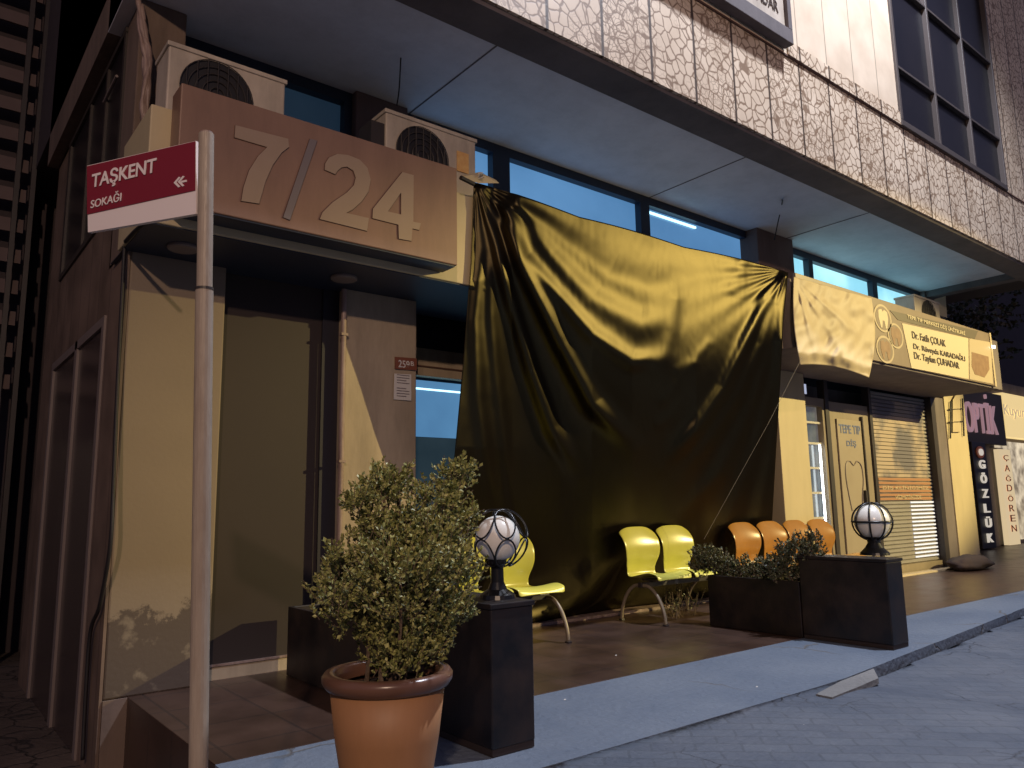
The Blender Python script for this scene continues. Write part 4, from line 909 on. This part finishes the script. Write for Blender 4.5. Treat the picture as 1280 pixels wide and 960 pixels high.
for _ in range(16):
    l = random.choice(lobes); b0 = Vector((PC.x + random.uniform(-.05, .05), YP + random.uniform(-.05, .05), RZ - .05)); e = Vector(l[:3]); md = (b0 + e) / 2 + Vector((random.uniform(-.04, .04), random.uniform(-.04, .04), random.uniform(-.03, .02)))
    md.x = b0.x + (e.x - b0.x) * .35
    pts = spline([b0, md, e], 6); stm.tube(pts, [.009 * (1 - .75 * i / (len(pts) - 1)) for i in range(len(pts))], 6)
stm.build('stems', M['bark'], shr)

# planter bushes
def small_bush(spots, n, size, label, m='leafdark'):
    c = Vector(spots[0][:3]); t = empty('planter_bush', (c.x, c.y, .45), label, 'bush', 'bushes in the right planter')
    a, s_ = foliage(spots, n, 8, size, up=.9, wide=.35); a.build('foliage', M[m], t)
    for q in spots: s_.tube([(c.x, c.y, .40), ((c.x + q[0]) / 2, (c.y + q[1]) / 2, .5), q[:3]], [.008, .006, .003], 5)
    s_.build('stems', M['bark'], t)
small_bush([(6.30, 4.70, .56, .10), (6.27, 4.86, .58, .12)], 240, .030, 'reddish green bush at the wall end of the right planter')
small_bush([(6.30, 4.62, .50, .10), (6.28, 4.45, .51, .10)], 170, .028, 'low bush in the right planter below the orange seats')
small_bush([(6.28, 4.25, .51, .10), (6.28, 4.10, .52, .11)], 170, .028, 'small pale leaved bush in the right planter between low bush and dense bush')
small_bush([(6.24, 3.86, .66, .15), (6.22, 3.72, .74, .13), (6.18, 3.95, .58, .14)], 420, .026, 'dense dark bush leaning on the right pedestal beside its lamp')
# thin twiggy plant under right end of the double seats
tw = empty('twig_plant', (6.35, 5.3, 0), 'dry twiggy plant on the terrace under the yellow double seat', 'plant'); mb = MB(); lf2 = MB()
for _ in range(46):
    b0 = Vector((6.42 + random.uniform(-.15, .2), 5.35 + random.uniform(-.1, .1), .003)); g = Vector((random.gauss(0, .5), random.gauss(0, .3), 1)).normalized() * random.uniform(.12, .34); mb.tube([b0, b0 + g * .5 + Vector((random.gauss(0, .02), 0, 0)), b0 + g], .002, 4)
    for q in range(3): leaf(lf2, b0 + g * random.uniform(.4, 1), g + Vector((random.gauss(0, .2), random.gauss(0, .2), 0)), .028)
mb.build('twigs', M['bark'], tw); lf2.build('leaves', M['leafdark'], tw)

# ================================================================== BENCH SEATS
prof = spline([Vector((0, -.235, .415)), Vector((0, -.215, .445)), Vector((0, -.12, .462)), Vector((0, 0, .44)), Vector((0, .10, .418)), Vector((0, .18, .418)), Vector((0, .225, .455)), Vector((0, .222, .53)), Vector((0, .195, .61)), Vector((0, .188, .70)), Vector((0, .21, .79)), Vector((0, .245, .87)), Vector((0, .270, .915))], 4)
def halfw(s):
    return interp([(0, .195), (.03, .212), (.12, .222), (.3, .215), (.45, .178), (.55, .175), (.7, .212), (.82, .222), (.92, .22), (.97, .212), (1, .198)], s)
def make_seat(m, parent, x):
    P = []; nu3 = 15; n3 = len(prof)
    for j, p in enumerate(prof):
        s_ = j / (n3 - 1); hw = halfw(s_)
        for i in range(nu3):
            a = -1 + 2 * i / (nu3 - 1); cup = .018 * a * a * (1 - sm(.78, .98, s_)); tz = -.045 * abs(a) ** 3.5 * sm(.80, 1, s_)
            if s_ < .45: P.append((x + a * hw * 1.2, p.y, p.z + cup * (1 if s_ > .06 else -.3)))
            else: P.append((x + a * hw * 1.2, p.y - cup * 1.2, p.z + tz))
    o = MB().grid(P, nu3, n3).build('seat', m, parent, smooth=True)
    md = o.modifiers.new('thickness', 'SOLIDIFY'); md.thickness = .010; md.offset = 0
    sb = o.modifiers.new('smooth', 'SUBSURF'); sb.levels = 1; sb.render_levels = 1
    return o
def bench(nseats, m, loc, label, ends=None):
    t = empty('seat_bench', (0, 0, 0), label, 'bench', 'plastic shell seat benches along the shop fronts')
    pitch = .56; W_ = pitch * nseats
    xs_ = [-W_ / 2 + pitch * (i + .5) for i in range(nseats)]
    for x in xs_:
        make_seat(M[m], t, x)
        MB().box(x - .09, -.10, .385, x + .09, .12, .405).build('seat_bracket', M['legmetal'], t, bevel=.004)
    bx(-W_ / 2 + .02, -.025, .335, W_ / 2 - .02, .025, .385).build('beam', M['darkmetal'], t, bevel=.006)
    for x in (-W_ / 2 + .05, W_ / 2 - .05):
        for s_ in (-1, 1):
            pts = spline([Vector((x, 0, .355)), Vector((x, s_ * .10, .345)), Vector((x, s_ * .20, .26)), Vector((x, s_ * .265, .13)), Vector((x, s_ * .285, .012))], 6)
            MB().tube(pts, .017, 10).build('leg', M['legmetal'], t, smooth=True)
            bx(x - .022, s_ * .285 - .022, 0, x + .022, s_ * .285 + .022, .014).build('foot_cap', M['darkmetal'], t, bevel=.003)
    t.location = loc
    return t
bench(2, 'yellow', (4.05, 5.28, .003), 'yellow seat bench half hidden behind the left pedestal')
bench(2, 'yellow', (6.34, 5.30, .003), 'pair of yellow shell seats in front of the black sheet')
ob = bench(4, 'orange', (8.72, 5.30, .003), 'row of four orange shell seats beyond the right planter')

# ================================================================== CABLES / STRING
def cable(pts, r, label, m='wire', name='cable', cat='cable'):
    return top(MB().tube(spline(pts, 8), r, 6).build(name, M[m], smooth=True), label, cat)
cable([onZ(516, 2, 4.82), onY(508, 20, 4.9), onY(502, 60, 5.1), onY(499, 110, 5.2), onY(496, 132, 5.25)], .006, 'thin cable hanging from the soffit above the second air conditioner')
cable([onZ(977, 250, 4.82), onZ(978, 251, 4.78), onY(976, 262, 5.2), onY(972, 280, 5.3), onY(968, 300, 5.4)], .007, 'short cable hanging from the soffit near the brown pier')
top(MB().tube([onY(1003, 446, 4.60), onY(960, 530, 4.8), onY(880, 674, 5.2)], .0016, 5).build('string', M['legmetal']), 'thin slanting string tied from the cream tarp down to the planter', 'string')
cable([onX(156, 302, 1.07), onX(152, 380, 1.07), onX(147, 480, 1.07), onX(142, 600, 1.07), onX(138, 680, 1.07), onX(125, 755, 1.07), onX(113, 790, 1.07), onX(107, 870, 1.07), onX(103, 950, 1.07)], .012, 'black cable sagging down the alley corner of the tan pillar')
cable([onX(186, 276, 1.03), onX(170, 288, 1.03), onX(157, 302, 1.05)], .014, 'black cable under the left canopy end')
# torn cloth rag on the corner pier
rag = MB(); pts = [(1.09, 5.56, 4.75), (1.12, 5.52, 4.5), (1.16, 5.50, 4.28), (1.15, 5.50, 4.0), (1.17, 5.52, 3.8)]
for k in range(5):
    off = Vector((random.uniform(-.02, .02), random.uniform(-.02, .02), 0)); rag.tube(spline([Vector(p) + off + Vector((random.uniform(-.015, .015), 0, random.uniform(-.03, .03))) for p in pts], 5), [.010 + .012 * abs(math.sin(i * .8 + k)) for i in range(21)], 6)
top(rag.build('torn_rag', M['pipe'], smooth=True), 'torn pale rag hanging on the corner pier left of the first air conditioner', 'rag')

# ================================================================== NEIGHBOURING SHOPS (right)
NB = empty('optician_shop', (19, 7.5, 0), 'optician shop with shutter beside the main building', 'building')
YN = 7.6
bx(15.25, YN, 0, 21.3, YN + .3, 4.4).build('shop_wall', M['grey'], NB)
s2 = MB(); n = 34
for i in range(n):
    z = .05 + 2.3 * i / n; s2.prism([(17.2, YN - .01, z), (17.2, YN - .05, z + .02), (17.2, YN - .05, z + .045), (17.2, YN - .01, z + .062)], [(20.9, YN - .01, z), (20.9, YN - .05, z + .02), (20.9, YN - .05, z + .045), (20.9, YN - .01, z + .062)])
s2.build('roller_shutter', M['silver'], NB); bx(15.26, YN - .12, 2.45, 21.25, YN - .002, 2.75).build('lintel', M['grey'], NB)
def y_at(px, py): return onY(px, py, YN - .25)
os_ = empty('optician_sign', (20, YN - .2, 2.8), 'dark fascia sign with pink raised letters OPTİK', 'sign')
a = onY(1200, 492, YN - .2); b3 = onY(1252, 500, YN - .2); c3 = onY(1247, 556, YN - .2)
bx(a.x, YN - .2, c3.z, b3.x, YN - .121, b3.z + .12).build('board', mat('dark_fascia', (.10, .09, .08), .7), os_)
pa = onY(1208.5, 536, YN - .25); pb_ = onY(1248, 543, YN - .25)
text('OPTİK', 'lettering', M['pinkletter'], os_, (pa.x, YN - .24, pb_.z - .02), (1, 0, 0), (0, 0, 1), pb_.x - pa.x, .98, .05, -.005)
gs = empty('vertical_sign', (21, YN - .5, 0), 'tall black upright sign with white letters GÖZLÜK', 'sign')
ga = onY(1228.5, 680, YN - .35); gb = onY(1245.5, 680, YN - .35); gt = onY(1229, 553, YN - .35)
bx(ga.x, YN - .35, .02, gb.x, YN - .14, gt.z).build('board', M['black'], gs, bevel=.01)
wg = gb.x - ga.x
for i, ch in enumerate('GÖZLÜK'):
    zc = gt.z - .62 - i * .335
    text(ch, 'lettering', M['whiteletter'], gs, (ga.x + wg * .30, YN - .375, zc), (1, 0, 0), (0, 0, 1), wg * .42, .20 if ch not in 'ÖÜ' else .245, .03, .02)
kx = 24
plate([[(ga.x + wg * .5 + .22 * math.cos(2*math.pi*j/kx), gt.z - .24 + .14 * math.sin(2*math.pi*j/kx)) for j in range(kx)]], 'emblem', M['orangeletter'], gs, YN - .375, .02)
plate([[(ga.x + wg * .5 + .12 * math.cos(2*math.pi*j/kx), gt.z - .24 + .08 * math.sin(2*math.pi*j/kx)) for j in range(kx)]], 'emblem_centre', M['whiteletter'], gs, YN - .395, .02)
# next shop, warm lit
N2 = empty('corner_shop', (25, 8, 0), 'brightly lit shop at the far right edge', 'building')
bx(21.3, YN + .1, 0, 34, YN + 4, 4.2).build('shop_wall', M['grey'], N2)
bx(21.9, YN + .02, .1, 25.5, YN + .1, 2.6).build('window', lit_glass('bright_shop_glass', (.20, .15, .09), (.85, .70, .48), 1.0, 3.0), N2)
bx(21.45, YN - .1, .02, 21.85, YN + .1, 2.4).build('shutter_box', M['silver'], N2)
ys_ = empty('yellow_shop_sign', (24, YN, 2.7), 'bright yellow shop fascia sign at the right edge', 'sign')
a = onY(1252, 488, YN - .15); c3 = onY(1253, 545, YN - .15)
bx(a.x + .02, YN - .15, c3.z, 30, YN + .09, a.z - .05).build('board', M['yellowsign'], ys_)
pa = onY(1256, 522, YN - .17)
text('Kuyumcu', 'lettering', mat('faint_lettering', (.5, .42, .3), .5, emit=(.8, .62, .36), estr=.55), ys_, (pa.x, YN - .165, pa.z), (1, 0, 0), (0, 0, 1), 2.2, .35, .01)
ov = empty('vertical_sign', (23, YN - .3, 0), 'tall pale upright sign with orange letters at the right edge', 'sign')
oa = onY(1262, 690, YN - .2); obx = onY(1276, 690, YN - .2)
bx(oa.x, YN - .22, .02, obx.x, YN - .1, 2.35).build('board', mat('lit_pale_board', (.6, .48, .3), .5, emit=(1, .78, .45), estr=.6), ov)
for i, ch in enumerate('ÇAĞDÖREN'):
    text(ch, 'lettering', M['orangeletter'], ov, (oa.x + .2, YN - .235, 2.05 - i * .245), (1, 0, 0), (0, 0, 1), .32, .16, .01)
# pier-mounted wedge and bracket
wb = empty('wall_bracket', (14.9, 5.7, 2.8), 'black double armed bracket on the cream pier right of the shutter', 'bracket')
m2 = MB(); yb_ = 5.75
for (a1_, b1_) in (((1188, 502), (1188, 548)), ((1186, 512), (1203, 511)), ((1186, 528), (1203, 527)), ((1203, 498), (1205, 545))):
    m2.tube([onY(*a1_, yb_), onY(*b1_, yb_)], .014, 6)
m2.tube([onY(1188, 512, yb_), onY(1188, 512, 5.78)], .014, 6); m2.build('arms', M['darkmetal'], wb)
vs_ = top(MB().prism([onY(1191, 500, 5.74), onY(1200, 484, 5.74), onY(1200, 540, 5.74), onY(1191, 540, 5.74)], [onY(1191, 500, 5.775), onY(1200, 484, 5.775), onY(1200, 540, 5.775), onY(1191, 540, 5.775)]).build('pennant_board', M['tarp']), 'cream pointed board mounted beside the black bracket', 'board')
top(MB().prism([onY(1168, 374, 5.4), onY(1182, 370, 5.4), onY(1184, 397, 5.4), onY(1166, 392, 5.4)], [onY(1168, 374, 5.5), onY(1182, 370, 5.5), onY(1184, 397, 5.5), onY(1166, 392, 5.5)]).build('wedge_panel', M['cream']), 'cream wedge panel sticking up behind the dental sign end', 'panel')
# dark bundle on the floor
bm3 = MB(); c4 = onY(1212, 700, 5.45); nu4, nv4 = 24, 12
prf = []
for j in range(nv4 + 1):
    a = math.pi * (j / nv4)
    for i in range(nu4):
        t = 2 * math.pi * i / nu4; v_ = Vector((math.sin(a) * math.cos(t), math.sin(a) * math.sin(t), math.cos(a)))
        v_ *= 1 + .22 * noise.noise(v_ * 2.2 + Vector((4, 0, 0))); bm3.v.append(Vector((c4.x + .62 * v_.x, c4.y + .25 * v_.y, max(.003, .11 + .13 * v_.z))))
for j in range(nv4):
    for i in range(nu4): bm3.f.append((j * nu4 + i, j * nu4 + (i + 1) % nu4, (j + 1) * nu4 + (i + 1) % nu4, (j + 1) * nu4 + i))
top(bm3.build('bundle', M['bundle'], smooth=True), 'dark rumpled bundle lying at the foot of the cream pier', 'bundle')

# ================================================================== BUILDING ACROSS THE ALLEY (left)
LBd = empty('neighbouring_building', (-2, 10.6, 0), 'dark building with horizontal louvres across the alley', 'building')
bx(-12, 10.6, -.47, 1.0, 14, 13).build('wall', M['darkbg'], LBd)
for i in range(26):
    z = 2.55 + i * .37
    MB().prism([(-12, 10.30, z), (-12, 10.33, z + .17), (-12, 10.36, z + .17), (-12, 10.33, z)], [(.93, 10.30, z), (.93, 10.33, z + .17), (.93, 10.36, z + .17), (.93, 10.33, z)]).build('louvre', M['louvre'], LBd)
for x in (.96, .80): bx(x, 10.25, -.47, x + .05, 10.34, 13).build('post', M['darkmetal'], LBd)
bx(-6, 10.5, -.47, .55, 10.58, 2.0).build('shutter', M['darkmetal'], LBd)
bx(.62, 10.4, .2, .70, 10.5, 1.9).build('downpipe', M['louvre'], LBd)
bx(1.0, 11.2, -.47, 3.0, 14, 12).build('rear_wing', M['darkbg'], LBd)

# ================================================================== TREES (right, behind the roofs)
DB = empty('dark_backdrop_block', (40, 24, 0), 'added dark block hiding the pale sky behind the trees at the right', 'building')
bx(26, 24, -.4, 190, 34, 40).build('wall', M['darkbg'], DB)  # block added to cover the bright sky so the background turns dark
for i in range(6):
    for j in range(6):
        bx(27.5 + i * 5, 23.97, 2 + j * 3.2, 29.5 + i * 5, 23.998, 3.6 + j * 3.2).build('window', M['glassdark'], DB)
def tree(x, y, h, r, label):
    t = empty('tree', (x, y, 0), label, 'tree', 'dark trees beyond the shops')
    tk = MB().tube([(x, y, 0), (x + .1, y, h * .3), (x - .1, y + .1, h * .6)], [.28, .22, .12], 10)
    lobes = []
    for _ in range(9):
        p = (x + random.uniform(-r, r) * .8, y + random.uniform(-r, r) * .6, h * random.uniform(.45, 1)); lobes.append((*p, r * random.uniform(.35, .55))); tk.tube([(x, y, h * .4), ((x + p[0]) / 2, y, h * .55), p], [.12, .08, .03], 6)
    tk.build('trunk', M['bark'], t)
    a, s_ = foliage(lobes, 900, 7, .20, up=.2, wide=.45); a.build('crown', M['treeleaf'], t)
tree(24, 13, 9.0, 3.2, 'dark leafy tree nearest the dental sign end')
tree(33, 13, 9.5, 3.6, 'dark tree crown above the yellow shop sign')
tree(30, 18, 12, 4.0, 'tall dim tree behind the two nearer crowns')
